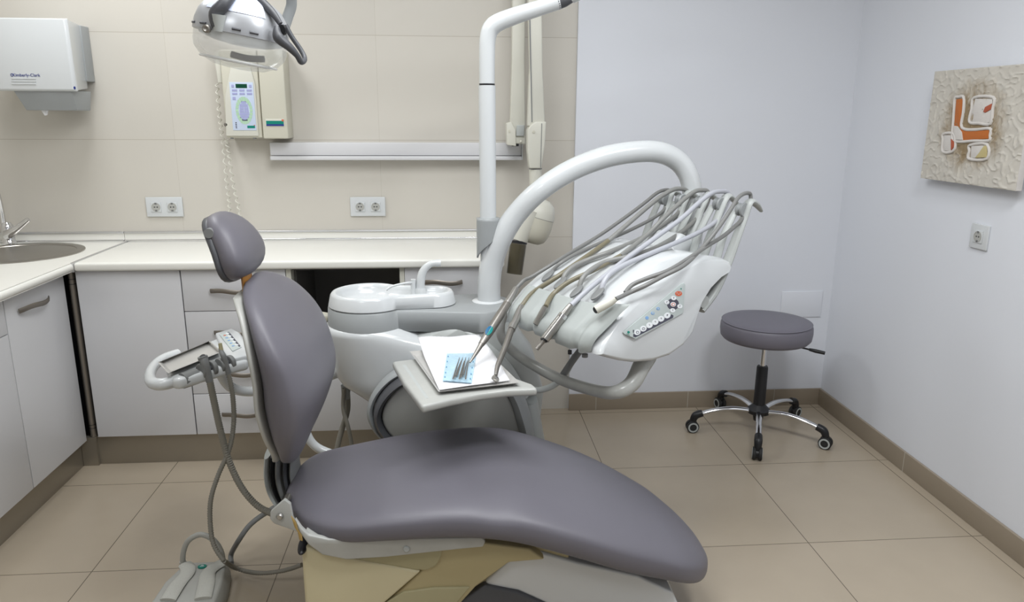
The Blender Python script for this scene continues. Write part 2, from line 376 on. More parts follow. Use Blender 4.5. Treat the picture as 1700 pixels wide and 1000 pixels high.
make('badge_corner', G().box(bx+.028, bx+.037, yc-.0130, yc-.011, q.z+.009, q.z+.017), 'kred', bd)
q0, q1 = at(355.5, 95, Y=yc+.02), at(364.5, 138, Y=yc+.02)
make('handset', G().prism([V((q0.x+.006, yc+.02, q0.z+.02)), V((q0.x, yc+.02, q0.z-.02)), V((q0.x+.006, yc+.02, q1.z)), V((xl-.003, yc+.02, q1.z)), V((xl-.003, yc+.02, q0.z+.03))], (0, .06, 0)), 'ivory2', t, bevel=.004)
def helix(path, rad, turns, r, n=6):
    P, _ = spline([V(p) for p in path], 0, 12); L_ = len(P); out = []
    N_ = turns*8
    for i in range(N_+1):
        s = i/N_*(L_-1); k = min(int(s), L_-2); c = P[k].lerp(P[k+1], s-k); a = 2*PI*i/8
        out.append(c + V((math.cos(a)*rad, math.sin(a)*rad, 0)))
    g = G(); g.tube(out, r, n, 1, smooth=False); return g
make('coiled_cord', helix([at(360, 138, Y=3.44), at(364, 190, Y=3.46), at(370, 235, Y=3.465), at(376, 300, Y=3.465), at(381, 345, Y=3.465), at(378, 385, Y=3.455)], .0068, 21, .0024), 'ivory2', t)
make('coiled_cord', helix([at(376, 232, Y=3.46), at(381, 262, Y=3.46), at(388, 310, Y=3.46), at(398, 352, Y=3.455), at(403, 384, Y=3.45)], .0068, 15, .0024), 'ivory2', t)
for qq in ((384, 231), (422, 231)):
    q = A_(*qq); make('bottom_clip', G().box(q.x-.005, q.x+.005, yc+.004, yc+.02, zb-.005, zb+.002), 'mgrey', t)
# ---- wall rail
yr = 3.45
t = thing('wall_rail', 'long white horizontal rail on the tiled wall above the worktop', 'rail', (-.25, YT, 1.27))
a, b = at(447, 234, Y=yr), at(866, 262, Y=yr); zt_, zb_ = at(650, 237, Y=yr).z, at(650, 266, Y=yr).z
make('rail_channel', G().box(a.x, b.x, yr, YT, zb_+.02, zt_), 'lam', t, bevel=.003)
make('rail_lip', G().box(a.x, b.x, yr-.012, YT, zb_, zb_+.018), 'lam', t, bevel=.004)
make('end_cap', G().box(b.x, b.x+.004, yr-.010, YT, zb_+.001, zt_-.001), 'white', t, bevel=.001)
# ---- X-ray machine (folded scissor arm, tube head and cone)
t = thing('xray_machine', 'ivory wall-mounted dental x-ray machine with folded scissor arm and smoky brown cone', 'x-ray machine', (.33, 3.3, 1.1))
def bar(px, Y0, thick, name, m, par, bev=.006):
    return make(name, G().prism([at(x, y, Y=Y0) for x, y in px], (0, thick, 0)), m, par, bevel=bev)
ya = 3.36
bar([(851, -60), (874, -60), (871, 100), (873, 240), (846, 238), (850, 100)], ya, .06, 'rear_arm', 'ivory2', t)
bar([(841, 205), (849, 202), (856, 215), (857, 243), (842, 241)], ya-.012, .085, 'elbow_cover', 'ivory2', t, .004)
make('elbow_screw', G().lathe([(.004, 0), (.004, .003), (0, .003)], at(845.5, 218, Y=ya-.012), (0, -1, 0), 12, 1, 1.6), 'ivory', t)
bar([(858, 208), (871, 208), (870, 226), (857, 226)], ya-.01, .05, 'elbow_plate', 'lgrey', t, .002)
bar([(850, 237), (862, 237), (861, 243), (850, 243)], ya+.005, .04, 'elbow_pivot', 'black', t, .001)
make('lock_knob', G().ball(at(865, 235, Y=ya-.012), .006), 'ivory2', t)
yb = 3.26
bar([(876, -60), (899, -60), (901, 110), (905, 208), (876, 210), (878, 150), (880, 110)], yb, .055, 'front_arm', 'ivory2', t)
bar([(878.5, 25), (880.5, 25), (884, 203), (882.5, 203)], yb-.002, .004, 'arm_seam', 'mgrey', t, 0)
bar([(876, 215), (881, 208), (889, 202), (907, 202), (905, 240), (899, 280), (879, 280), (876, 250)], yb-.012, .075, 'lower_arm_cover', 'ivory2', t)
bar([(899, 205), (900, 205), (898, 278), (897, 278)], yb-.014, .004, 'cover_seam', 'mgrey', t, 0)
make('cover_screw', G().lathe([(.006, 0), (.006, .003), (0, .003)], at(886, 219, Y=yb-.012), (0, -1, 0), 14), 'ivory', t)
g = G(); g.tube([at(889, 278, Y=yb+.025), at(889, 302, Y=yb+.025), at(889, 330, Y=yb+.025)], [.028, .028, .026], 20, 1); make('swivel_neck', g, 'ivory2', t)
make('neck_ring', G().tube([at(889, 279, Y=yb+.025), at(889, 281, Y=yb+.025)], .0285, 20, 1, smooth=False), 'mgrey', t)
# tube head: a rounded drum, tilted, with neck to the cone
yh = 3.22
hd = G(); c = at(887, 375, Y=yh); axd = nrm((-.30, -.05, -1))
hd.lathe([(.0, -.122), (.035, -.118), (.062, -.098), (.074, -.062), (.076, -.04)], c, axd, 28, 1, 1.05); make('head_cap', hd, 'ivory2', t)
hd = G(); hd.lathe([(.076, -.038), (.077, .0), (.073, .035), (.062, .06), (.042, .074), (0, .076)], c, axd, 28, 1, 1.05); make('head_drum', hd, 'ivory', t)
make('head_seam', G().lathe([(.0745, -.041), (.0745, -.037)], c, axd, 28, 1, 1.05), 'mgrey', t)
n0, n1 = at(880, 350, Y=yh-.03), at(861, 400, Y=yh-.05)
make('cone_neck', G().tube([n0, n0.lerp(n1, .5), n1], [.05, .046, .037], 24, 4), 'ivory2', t)
e = at(854, 455, Y=yh-.07)
make('neck_band', G().tube([n1, n1.lerp(e, .08)], .0375, 24, 1, smooth=False), 'black', t)
cn = G(); P0 = n1.lerp(e, .08); d_ = (e-P0).normalized(); ln = (e-P0).length
cn.lathe([(.036, 0), (.034, ln), (.0315, ln), (.033, .004)], P0, d_, 28); make('cone', cn, 'smoke', t, label='smoky brown see-through cone')
# ================================================================== KITCHEN COUNTER
ZT = .873; Zb = .838
XJ = -1.482; YFt = 2.976; XE = .205
# splashback upstand with trims
def upstand(x0, x1, lab):
    t = thing('worktop_upstand', lab, 'upstand', ((x0+x1)/2, YT-.02, ZT))
    make('upstand_board', G().box(x0, x1, YT-.014, YT, ZT+.008, .91), 'top', t)
    make('top_trim', G().box(x0, x1, YT-.020, YT, .91, .918), 'alu', t, bevel=.002)
    make('bottom_trim', G().box(x0, x1, YT-.024, YT, ZT, ZT+.009), 'chrome', t, bevel=.002)
upstand(XL, -1.49, 'low cream upstand with metal trims behind the sink')
upstand(-1.488, XE, 'low cream upstand with metal trims behind the long worktop')
wt = G().box(XJ+.004, XE, YFt, YT-.001, Zb, ZT); wt = make('worktop', wt, 'top', bevel=.010, seg=4); tag(wt, 'long cream worktop along the tiled wall, right of the metal joint', 'worktop')
# left worktop with round sink cut-out
SX, SY, SR = -1.80, 3.205, .225
def plate_hole(x0, x1, y0, y1, z0, z1, cx, cy, r, n=48):
    g = G(); outer = []
    for k in range(n):
        a = 2*PI*k/n; dx, dy = math.cos(a), math.sin(a)
        tx = ((x1-cx) if dx > 0 else (x0-cx))/dx if abs(dx) > 1e-9 else 1e9; ty = ((y1-cy) if dy > 0 else (y0-cy))/dy if abs(dy) > 1e-9 else 1e9
        q = min(tx, ty); outer.append((cx+dx*q, cy+dy*q))
    for (X_, Y_) in ((x0, y0), (x1, y0), (x1, y1), (x0, y1)):
        k = min(range(n), key=lambda i: (outer[i][0]-X_)**2+(outer[i][1]-Y_)**2); outer[k] = (X_, Y_)
    inner = [(cx+r*math.cos(2*PI*k/n), cy+r*math.sin(2*PI*k/n)) for k in range(n)]
    rings = [[V((*p, z1)) for p in inner], [V((*p, z1)) for p in outer], [V((*p, z0)) for p in outer], [V((*p, z0)) for p in inner]]
    g.loft(rings, closed=True); return g
g = plate_hole(XL+.001, XJ-.002, 2.93, YT-.001, Zb, ZT, SX, SY, SR); g.box(XL+.001, XJ-.002, 1.6, 2.93, Zb, ZT)
wl = make('worktop', g, 'top'); tag(wl, 'cream corner worktop holding the round sink at the left', 'worktop')
g = G().tube([V((XJ-.012, 1.6, Zb+.0175)), V((XJ-.012, 2.976, Zb+.0175))], .0178, 16, 1, smooth=False)
make('rounded_edge', g, 'top', wl)
js = make('joint_strip', G().box(XJ-.003, XJ+.006, YFt-.002, YT-.02, Zb-.001, ZT+.0015), 'alu'); tag(js, 'narrow grey metal strip joining the two cream worktops', 'joint strip')
# sink
t = thing('sink', 'round stainless steel sink set into the corner worktop', 'sink', (SX, SY, ZT))
g = G(); g.lathe([(.243, .0), (.243, .004), (.232, .006), (.212, .003), (.200, -.012), (.193, -.08), (.172, -.135), (.10, -.152), (.04, -.156), (.0, -.156)], (SX, SY, ZT), n=56)
make('bowl', g, 'steel', t)
g = G(); g.lathe([(.0, .0), (.036, .0), (.04, .002), (.036, .004), (.0, .003)], (SX, SY, ZT-.156), n=24); make('drain', g, 'chrome', t)
q = at(57*.24, 290+585*.24, Y=3.385)
d = nrm(V((SX, SY, 0))-V((q.x, q.y, 0)))
ov = G(); o_ = V((SX, SY, 0))-d*.187; o_.z = ZT-.07
ov.lathe([(.013, 0), (.013, .003), (.010, .004), (0, .004)], o_, d, 20); make('overflow', ov, 'chrome', t)
ov = G()
for k in range(3):
    a = k*2*PI/3+.5; uu = V((0, 0, 1)); ss = d.cross(uu); ov.ball(o_+d*.004+(uu*math.sin(a)+ss*math.cos(a))*.0055, .0035, .0035, .0035, 8)
make('overflow_hole', ov, 'black', t)
# faucet
fx, fy = -1.958, 3.43
t = thing('tap', 'chrome mixer tap with tilted lever beside the round sink', 'tap', (fx, fy, ZT))
g = G(); g.lathe([(.030, 0), (.030, .006), (.025, .012), (.023, .05), (.026, .065), (.024, .085), (.015, .098), (0, .1)], (fx, fy, ZT)); make('tap_body', g, 'chrome', t)
g = G(); g.tube([(fx-.012, fy-.002, ZT+.09), (fx-.012, fy-.004, ZT+.17), (fx-.01, fy-.02, ZT+.24), (fx, fy-.07, ZT+.275), (fx+.01, fy-.13, ZT+.26), (fx+.012, fy-.16, ZT+.22)], .011, 14, 6); make('spout', g, 'chrome', t)
g = G(); g.tube([(fx+.005, fy-.02, ZT+.045), (fx+.04, fy-.045, ZT+.06), (fx+.08, fy-.05, ZT+.085), (fx+.125, fy-.055, ZT+.118)], [.024, .02, .014, .010], 12, 6, ell=(1, .75)); make('lever', g, 'chrome', t)
# ---- cupboards
def handle(cx, cz, y, par, ln=.155, axis='x', name='handle'):
    pts = []; rr = []
    for i in range(13):
        s = i/12; u = (s-.5)*ln; out = .008+.018*math.sin(PI*s)**.6; dz = .004*math.sin(2*PI*s)
        pts.append(V((cx+u, y-out, cz+dz)) if axis == 'x' else V((y+out, cx+u, cz+dz))); rr.append(.0075)
    return make(name, G().tube(pts, rr, 8, 1, smooth=False, ell=(1.25, .42), up=(0, 0, 1)), 'hnd', par)
def front(name, par, x0, x1, z0, z1, y=3.0, m='lam', gap=.0015): 
    return make(name, G().box(x0+gap, x1-gap, y, y+.018, z0+gap, z1-gap), m, par, bevel=.0012)
YC = 3.0
def carcass(t, x0, x1, z0=.13, z1=.836): return make('body', G().box(x0+.001, x1-.001, YC+.019, YT-.03, z0, z1), 'lam', t)
t = thing('base_cabinet', 'white base cabinet with one wide plain door beside the corner post', 'cabinet', (-1.29, 3.25, .13)); carcass(t, -1.487, -1.088); front('door', t, -1.487, -1.087, .130, .836)
t = thing('drawer_cabinet', 'white cabinet of four drawers behind the chair headrest and side console', 'cabinet', (-.88, 3.25, .13)); carcass(t, -1.085, -.675)
for z0, z1 in ((.13, .311), (.311, .488), (.488, .665), (.665, .836)):
    d_ = front('drawer', t, -1.085, -.675, z0, z1); handle(-.895, (z0+z1)/2, YC, d_)
t = thing('open_cabinet', 'open dark cupboard niche under the worktop behind the rinse basin', 'cabinet', (-.45, 3.25, .13))
g = G().box(-.674, -.655, YC+.002, YT-.03, .13, .836); g.box(-.221, -.202, YC+.002, YT-.03, .13, .836); make('side_panel', g, 'ivory2', t)
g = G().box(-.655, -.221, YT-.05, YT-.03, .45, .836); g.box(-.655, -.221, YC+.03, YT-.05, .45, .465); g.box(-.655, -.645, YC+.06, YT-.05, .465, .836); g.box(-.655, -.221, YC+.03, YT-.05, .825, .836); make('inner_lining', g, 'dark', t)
g.__init__(); front('door', t, -.655, -.221, .13, .45)
t = thing('drawer_cabinet', 'white drawer cabinet at the right end of the worktop, behind the lamp pole', 'cabinet', (0, 3.25, .13)); carcass(t, -.202, .160)
for z0, z1 in ((.13, .40), (.40, .68), (.68, .836)):
    d_ = front('drawer', t, -.202, .160, z0, z1); handle(-.045, min((z0+z1)/2+.018, z1-.06), YC, d_)
ep = make('end_panel', G().box(.164, .190, YC-.004, YT-.002, 0, .837), 'lam', bevel=.001); tag(ep, 'white end panel closing the right end of the cabinet row', 'panel')
kk = make('toe_kick', G().box(-1.545, .163, YC+.020, YC+.030, 0, .127), 'kick'); tag(kk, 'grey metal toe kick under the cabinets along the tiled wall', 'toe kick')
kk = make('toe_kick', G().box(-1.572, -1.562, 1.6, YC+.019, 0, .127), 'kick'); tag(kk, 'grey metal toe kick under the left-hand cabinets', 'toe kick')
cp = thing('corner_post', 'dark brown corner post between the left cabinets and the plain door', 'post', (-1.51, 3.02, 0))
make('post_tube', G().tube([(-1.512, 3.022, .128), (-1.512, 3.022, .834)], .0135, 16, 1, smooth=False), 'hnd', cp)
for z in (.165, .18, .78, .80): make('post_ring', G().tube([(-1.512, 3.022, z), (-1.512, 3.022, z+.0025)], .0142, 16, 1, smooth=False), 'black', cp)
make('backing_strip', G().box(-1.56, -1.488, 3.04, 3.05, .128, .836), 'black', cp)
make('corner_plinth', G().box(-1.561, -1.50, 3.005, 3.0195, 0, .127), 'kick', cp)
# left run, faces +X at X=-1.53
XC = -1.53
def lfront(name, par, y0, y1, z0, z1): return make(name, G().box(XC-.018, XC, y0+.0015, y1-.0015, z0+.0015, z1-.0015), 'lam', par, bevel=.0012)
t = thing('base_cabinet', 'white sink cabinet with one handled door, left of the corner post', 'cabinet', (-1.85, 2.8, .13))
g = G().box(XL+.01, XC-.019, 2.592, 2.61, .13, .836); g.box(XL+.01, XC-.019, 2.975, 2.993, .13, .836); g.box(XL+.01, XC-.019, 2.592, 2.993, .13, .148); g.box(XC-.06, XC-.019, 2.592, 2.993, .76, .836); make('body', g, 'lam', t)
d_ = lfront('door', t, 2.590, 2.997, .117, .836); handle(2.757, .765, XC, d_, .2, 'y')
t = thing('base_cabinet', 'white cabinet with drawer over door at the far left edge', 'cabinet', (-1.85, 2.3, .13))
make('body', G().box(XL+.01, XC-.019, 1.99, 2.588, .13, .836), 'lam', t)
lfront('drawer', t, 1.99, 2.588, .702, .836); lfront('door', t, 1.99, 2.588, .117, .702)
# ================================================================== PAINTING
xp = 1.825
a, b = at(1550, 119, X=xp), at(1530, 297, X=xp); c_ = at(1686, 316, X=xp)
y0, y1, z0, z1 = c_.y, (a.y+b.y)/2, (b.z+c_.z)/2, a.z
t = thing('painting', 'square beige textured abstract canvas with orange and white shapes on the right wall', 'painting', (XR, (y0+y1)/2, (z0+z1)/2))
cv = G(); nn = 110; rows = []
from mathutils import noise
def nz(u, v): return .004*max(0, noise.noise(V((u*9, v*9, 1))))+.0035*max(0, 1-abs(noise.noise(V((u*14, v*14, 7))))*9)
for i in range(nn+1):
    rows.append([V((xp-(nz(i/nn, j/nn) if 0 < i < nn and 0 < j < nn else 0), y1-(y1-y0)*i/nn, z0+(z1-z0)*j/nn)) for j in range(nn+1)])
cv.grid(rows)
pc = make('canvas_face', cv, 'canvas', t)
make('stretcher', G().box(xp+.0005, xp+.022, y0, y1, z0, z1), 'plast', t, bevel=.001); make('wall_spacer', G().box(xp+.022, XR, y0+.03, y1-.03, z0+.03, z1-.03), 'lam', t)
def PP(pts, k=0): return [at(1520+x*.24, 90+y*.24, X=xp-.004-k) for x, y in pts]
def shape(nm, pts, m, k=.0): return make(nm, G().prism(PP(pts, k), (.004, 0, 0)), m, t, bevel=.0006)
shape('orange_shape', [(282, 312), (327, 308), (322, 400), (312, 500), (325, 525), (340, 530), (420, 532), (508, 524), (505, 585), (400, 590), (325, 596), (262, 560), (268, 470), (275, 380)], 'orange')
shape('white_patch', [(266, 495), (290, 500), (318, 540), (325, 594), (270, 592), (258, 575)], 'plast', .002)
shape('white_panel', [(412, 308), (530, 310), (516, 470), (470, 480), (382, 465), (395, 380)], 'plast')
shape('red_wedge', [(525, 342), (520, 380), (478, 405), (466, 398), (480, 365)], 'red', .003)
shape('white_panel', [(197, 560), (262, 562), (268, 655), (235, 672), (192, 665)], 'plast')
shape('red_wedge', [(243, 585), (262, 590), (265, 640), (243, 665)], 'red', .003)
shape('white_panel', [(385, 635), (490, 630), (490, 715), (380, 718)], 'plast')
shape('ochre_wedge', [(470, 635), (490, 632), (490, 714), (410, 717), (440, 680)], 'ochre', .003)
for loop in ([(275, 305), (300, 296), (335, 300), (332, 400), (318, 490), (345, 520), (420, 522), (515, 515), (518, 560), (508, 598), (400, 600), (300, 606), (262, 590), (255, 560), (262, 470), (268, 380)],
             [(408, 300), (540, 300), (535, 380), (520, 480), (440, 478), (375, 468), (390, 380)], [(195, 552), (268, 555), (275, 650), (235, 680), (188, 670), (190, 600)], [(378, 630), (495, 624), (496, 722), (372, 724), (374, 670)]):
    make('plaster_ridge', G().tube(PP(loop, -.002), .0055, 8, 4, closed=True), 'plast', t)
# ================================================================== STOOL
SX_, SY_ = 1.407, 3.155
t = thing('stool', 'grey-mauve round swivel stool on a five-spoke chrome base near the corner', 'stool', (SX_, SY_, 0))
make('seat', G().lathe([(.0, .455), (.17, .455), (.188, .460), (.198, .472), (.2015, .50), (.2, .525), (.194, .538), (.182, .545), (.15, .549), (.0, .551)], (SX_, SY_, 0), n=56), 'vinyls', t)
make('seat_seam', G().lathe([(.196, .5395), (.1975, .5405), (.196, .5415)], (SX_, SY_, 0), n=56), 'vinyls', t)
make('seat_plate', G().lathe([(.0, .425), (.03, .43), (.07, .45), (.085, .456), (.0, .456)], (SX_, SY_, 0), n=24), 'black', t)
make('gas_piston', G().lathe([(.0138, .30), (.0138, .44)], (SX_, SY_, 0), n=20), 'chrome', t)
make('column', G().lathe([(.0, .115), (.026, .115), (.027, .13), (.0255, .32), (.022, .327), (.0, .327)], (SX_, SY_, 0), n=24), 'black', t)
make('hub', G().lathe([(.0, .06), (.02, .06), (.025, .085), (.05, .098), (.052, .115), (.035, .132), (.027, .14), (.0, .14)], (SX_, SY_, 0), n=24), 'black', t)
g = G(); g.tube([(SX_+.06, SY_-.04, .447), (SX_+.13, SY_-.075, .437), (SX_+.18, SY_-.10, .43)], .004, 8, 3); lv = make('lever', g, 'black', t)
make('lever_grip', G().tube([(SX_+.165, SY_-.092, .432), (SX_+.19, SY_-.105, .428), (SX_+.225, SY_-.122, .423)], [.006, .009, .008], 10, 4), 'black', lv)
for a in (176, 248, 320, 32, 104):
    r_ = math.radians(a); u = V((math.cos(r_), math.sin(r_), 0)); o = V((SX_, SY_, 0)); s_ = V((-u.y, u.x, 0))
    lg = make('leg', G().tube([o+u*.035+V((0, 0, .108)), o+u*.12+V((0, 0, .118)), o+u*.21+V((0, 0, .108)), o+u*.285+V((0, 0, .085))], [.0125, .0125, .012, .012], 12, 6, ell=(.8, 1.1), up=(0, 0, 1)), 'chrome', t)
    make('leg_cap', G().tube([o+u*.262+V((0, 0, .094)), o+u*.292+V((0, 0, .082)), o+u*.303+V((0, 0, .058)), o+u*.303+V((0, 0, .038))], [.0165, .018, .016, .013], 12, 5, up=(0, 0, 1) if False else None), 'black', lg)
    w0 = o+u*.305+V((0, 0, .0285))
    cst = make('caster', G().lathe([(.0, -.006), (.02, -.006), (.02, .006), (.0, .006)], w0, s_, 20), 'black', lg)
    for sg in (-1, 1):
        wc = w0+s_*sg*.013
        make('wheel', G().lathe([(.0, -.007), (.026, -.007), (.0285, -.004), (.0285, .004), (.026, .007), (.0, .007)], wc, s_, 24), 'rubber', cst)
        make('wheel_ring', G().lathe([(.0235, 0), (.0235, sg*.0015), (.0165, sg*.0015), (.0165, 0)], wc+s_*sg*.0068, s_, 24), 'lgrey', cst)
# ================================================================== DENTAL CHAIR
YB = 1.95
def sil(poly, Y, z):
    q = sorted([at(x, y, Y=Y) for x, y in poly], key=lambda p: p.z)
    return interp(z, [p.z for p in q], [p.x for p in q])
t = thing('dental_chair', 'reclined grey-mauve vinyl dental chair on a yellowed base in the foreground', 'dental chair', (0, YB, 0))
# seat and leg rest : one long cushion
topP = [(480, 758), (520, 752), (560, 744), (640, 727), (720, 714), (800, 709), (850, 713), (900, 727), (960, 748), (1000, 772), (1060, 803), (1110, 840), (1150, 885), (1172, 920)]
botP = [(474, 815), (484, 850), (500, 875), (520, 890), (560, 897), (700, 897), (800, 893), (870, 908), (950, 928), (1050, 955), (1110, 966), (1150, 966)]
def silz(poly, Y, X):
    q = sorted([at(x, y, Y=Y) for x, y in poly], key=lambda p: p.x); return interp(X, [p.x for p in q], [p.z for p in q])
def curve0(v, u):
    n = len(v); i = min(int(u*(n-1)), n-2); q = u*(n-1)-i; g = lambda k: v[min(max(k, 0), n-1)]
    a, b, c, d = g(i-1), g(i), g(i+1), g(i+2); return .5*(2*b+(c-a)*q+(2*a-5*b+4*c-d)*q*q+(3*b-a-3*c+d)*q**3)
SZ = [.424, .416, .430, .440, .430, .384, .322, .250, .171]; SWD = [.20, .241, .266, .275, .285, .285, .272, .227, .182]; ST = [.040, .048, .055, .059, .063, .065, .065, .057, .041]
SWD[0] = .16; secs = []; X0, X1 = -.47, .736
for i in range(71):
    u = .5-.5*math.cos(PI*i/70); X = X0+(X1-X0)*u
    e0 = min(1, (X-X0)/.09); e1 = min(1, max(0, (X1-X)/.16)); f0 = min(1, (X-X0)/.06); f1 = min(1, max(0, (X1-X)/.07))
    b = max(.01, curve0(SWD, u)*(1-(1-e0)**2.4)**(1/2.4)*(1-(1-e1)**2.2)**(1/2.2)); th = max(.006, curve0(ST, u)*(1-(1-f0)**2)**.5*(1-(1-f1)**2)**.5)
    zm = curve0(SZ, u); sag = .010*math.exp(-((X+.08)/.2)**2)
    ring = []
    for a_, c_ in sup(b, th, 3.2, 0, 56):
        z = zm+c_
        if c_ > 0: z -= sag*(1-(a_/b)**2)*(c_/th)
        if a_ < 0 and b > .1: z -= .007*math.exp(-((X-.10)/.045)**2)*(-a_/b)*(c_/th > 0)
        ring.append(V((X, YB+a_, z)))
    secs.append(ring)
make('seat_cushion', G().loft(secs), 'vinyl', t, ang=80)
# cushion piping along the lower edge / white plastic tray under the seat
def strip(px, Y0, th, nm, m, par, bev=.006, **k): return make(nm, G().prism([at(x, y, Y=Y0) for x, y in px], (0, th, 0)), m, par, bevel=bev, **k)
yn = YB-.245
sp_ = strip([(489, 862), (500, 878), (512, 889), (545, 896), (800, 893), (806, 900), (802, 909), (760, 913), (640, 926), (575, 930), (535, 922), (512, 905), (497, 885)], yn, .016, 'seat_tray', 'sgrey', t, .005)
strip([(505, 885), (545, 896), (800, 893), (802, 905), (640, 922), (575, 926), (535, 919), (512, 903)], yn+.01, .45, 'seat_frame', 'sgrey', t, .006)
make('tray_bolt', G().lathe([(.0085, 0), (.0085, .002), (.006, .004), (0, .004)], at(675, 912, Y=yn), (0, -1, 0), 24), 'lgrey', sp_)
strip([(483, 858), (486, 862), (492, 870), (494, 880), (501, 890), (502, 899), (497, 897), (494, 884), (489, 876)], yn-.002, .006, 'glue_stain', 'stain', sp_, .0005)
# hinge bracket
hb = strip([(449, 850), (472, 830), (482, 838), (486, 860), (500, 886), (478, 878), (455, 870), (448, 862)], yn+.03, .012, 'hinge_bracket', 'sgrey', t, .002)
strip([(449, 850), (472, 830), (482, 838), (486, 860), (500, 886), (478, 878), (455, 870), (448, 862)], YB+.20, .012, 'hinge_bracket', 'sgrey', t, .002)
q = at(465, 857, Y=yn+.03); make('hinge_bolt', G().lathe([(.009, 0), (.009, .004), (.006, .008), (0, .008)], q, (0, -1, 0), 16), 'metal', hb)
make('hinge_axle', G().tube([q+V((0, .012, 0)), q+V((0, .10, 0))], .009, 12, 1, smooth=False), 'metalD', t)
# curved back support (dark bellows arcs)
for (ox, m, w_, yy) in ((0, 'lgrey', .010, .07), (9, 'black', .010, .065), (19, 'mgrey', .012, .07), (30, 'dgrey', .010, .065), (40, 'mgrey', .010, .06)):
    P_ = [at(x, y, Y=YB+.05) for x, y in ((450+ox, 745), (449+ox, 775), (454+ox, 800), (466+ox*.9, 822), (480+ox*.8, 838))]
    make('recline_support', G().tube(P_, w_, 12, 5, ell=(yy/w_, 1.0), up=(0, 1, 0)), m, t)
# backrest
def curve(v, u):
    n = len(v); i = min(int(u*(n-1)), n-2); q = u*(n-1)-i; g = lambda k: v[min(max(k, 0), n-1)]
    a, b, c, d = g(i-1), g(i), g(i+1), g(i+2); return .5*(2*b+(c-a)*q+(2*a-5*b+4*c-d)*q*q+(3*b-a-3*c+d)*q**3)
BX = [-.517, -.469, -.435, -.417, -.411, -.416, -.429, -.450]; BW = [.18, .228, .258, .262, .258, .242, .20, .147]; BT = [.036, .040, .053, .063, .070, .055, .035, .038]
secs = []; shl = []
for i in range(61):
    u = i/60; e = max(.001, 1-abs(2*u-1)**6)**.5; z = 1.038+(.526-1.038)*u
    xm, w_, th = curve(BX, u), curve(BW, u)*e, curve(BT, u)*e
    secs.append([V((xm+x_, YB+y_, z)) for y_, x_ in sup(w_, th, 2.8, 0, 48)])
    if 4 <= i <= 57:
        xs_ = xm-curve(BT, u)*.93; shl.append([V((xs_+x_, YB+y_, z)) for y_, x_ in sup(w_*.93, .013, 3.2, 0, 40)])
make('backrest_cushion', G().loft(secs), 'vinyl', t, ang=80)
make('backrest_shell', G().loft(shl), 'offw', t, ang=60, label='off-white plastic back shell')
# headrest
c = at(390, 403, Y=YB); up_ = (at(365, 355, Y=YB)-at(420, 455, Y=YB)).normalized(); nv = V((up_.z, 0, -up_.x)).normalized()
if nv.x < 0: nv = -nv
secs = []; shl = []
for i in range(17):
    s = -math.cos(PI*i/16); k = max(.06, (1-abs(s)**2.6)**(1/2.6))
    wd = .122*k*(1-.26*s); th = (.040-.009*s)*max(.15, (1-abs(s)**3)**(1/3)); cc = c+up_*s*.088+nv*(.008-.02*s*s)
    secs.append([cc+V((0, a_, 0))+nv*b_ for a_, b_ in sup(wd, th, 2.6, 0, 36)])
    shl.append([cc+V((0, a_, 0))+nv*(b_-th*.72) for a_, b_ in sup(wd*.95, .016, 3, 0, 30)])
hc = make('headrest_cushion', G().loft(secs), 'vinyl', t, ang=80)
make('headrest_shell', G().loft(shl[1:-1]), 'dgrey', t, ang=60)
q = at(346, 388, Y=YB-.10); make('headrest_knob', G().tube([q, q+V((0, .20, 0))], .012, 16, 1, smooth=False), 'mgrey', t)
q1, q2 = at(408, 450, Y=YB-.03), at(412, 482, Y=YB-.03)
make('headrest_bracket', G().tube([q1, q1.lerp(q2, .5), q2], .011, 12, 4, ell=(3.2, 1), up=(0, 1, 0)), 'brass', t, label='orange-brown headrest bracket')
# armrest on the far side
P_ = [at(500, 690, Y=YB+.30), at(507, 715, Y=YB+.30), at(520, 738, Y=YB+.30), at(545, 752, Y=YB+.30), at(600, 768, Y=YB+.30), at(640, 775, Y=YB+.28)]
make('armrest_bar', G().tube(P_, .014, 14, 6), 'white', t)
# base column: yellowed covers
yb_ = YB-.225
def X_(x, y, Y=yb_): return at(x, y, Y=Y)
zf = .0
def col(px, Y0, Y1, nm, m, bev=.006):
    pr = [at(x, y, Y=Y0) for x, y in px]; return make(nm, G().prism(pr, (0, Y1-Y0, 0)), m, t, bevel=bev)
base_pts = [(502, 912), (560, 930), (700, 950), (640, 1003), (610, 1030), (585, 1110), (515, 1110)]
p0 = at(500, 903, Y=yb_); 
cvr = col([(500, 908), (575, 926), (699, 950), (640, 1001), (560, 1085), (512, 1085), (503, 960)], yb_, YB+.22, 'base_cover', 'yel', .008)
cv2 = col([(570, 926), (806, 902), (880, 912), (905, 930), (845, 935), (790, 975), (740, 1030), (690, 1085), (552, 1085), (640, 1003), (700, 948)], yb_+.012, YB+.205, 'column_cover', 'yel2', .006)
col([(590, 929), (735, 913), (730, 930), (722, 941), (708, 947), (690, 947)], yb_+.004, yb_+.03, 'cover_flap', 'olive', .003)
col([(640, 1001), (670, 984), (720, 977), (780, 976), (760, 1000), (730, 1040), (700, 1085), (565, 1085)], yb_+.006, yb_+.03, 'lower_flap', 'olive', .003)
# black hinge hole of the base cover
q = at(505, 903, Y=yb_+.03); make('cover_opening', G().ball(q, .014, .05, .012), 'black', t)
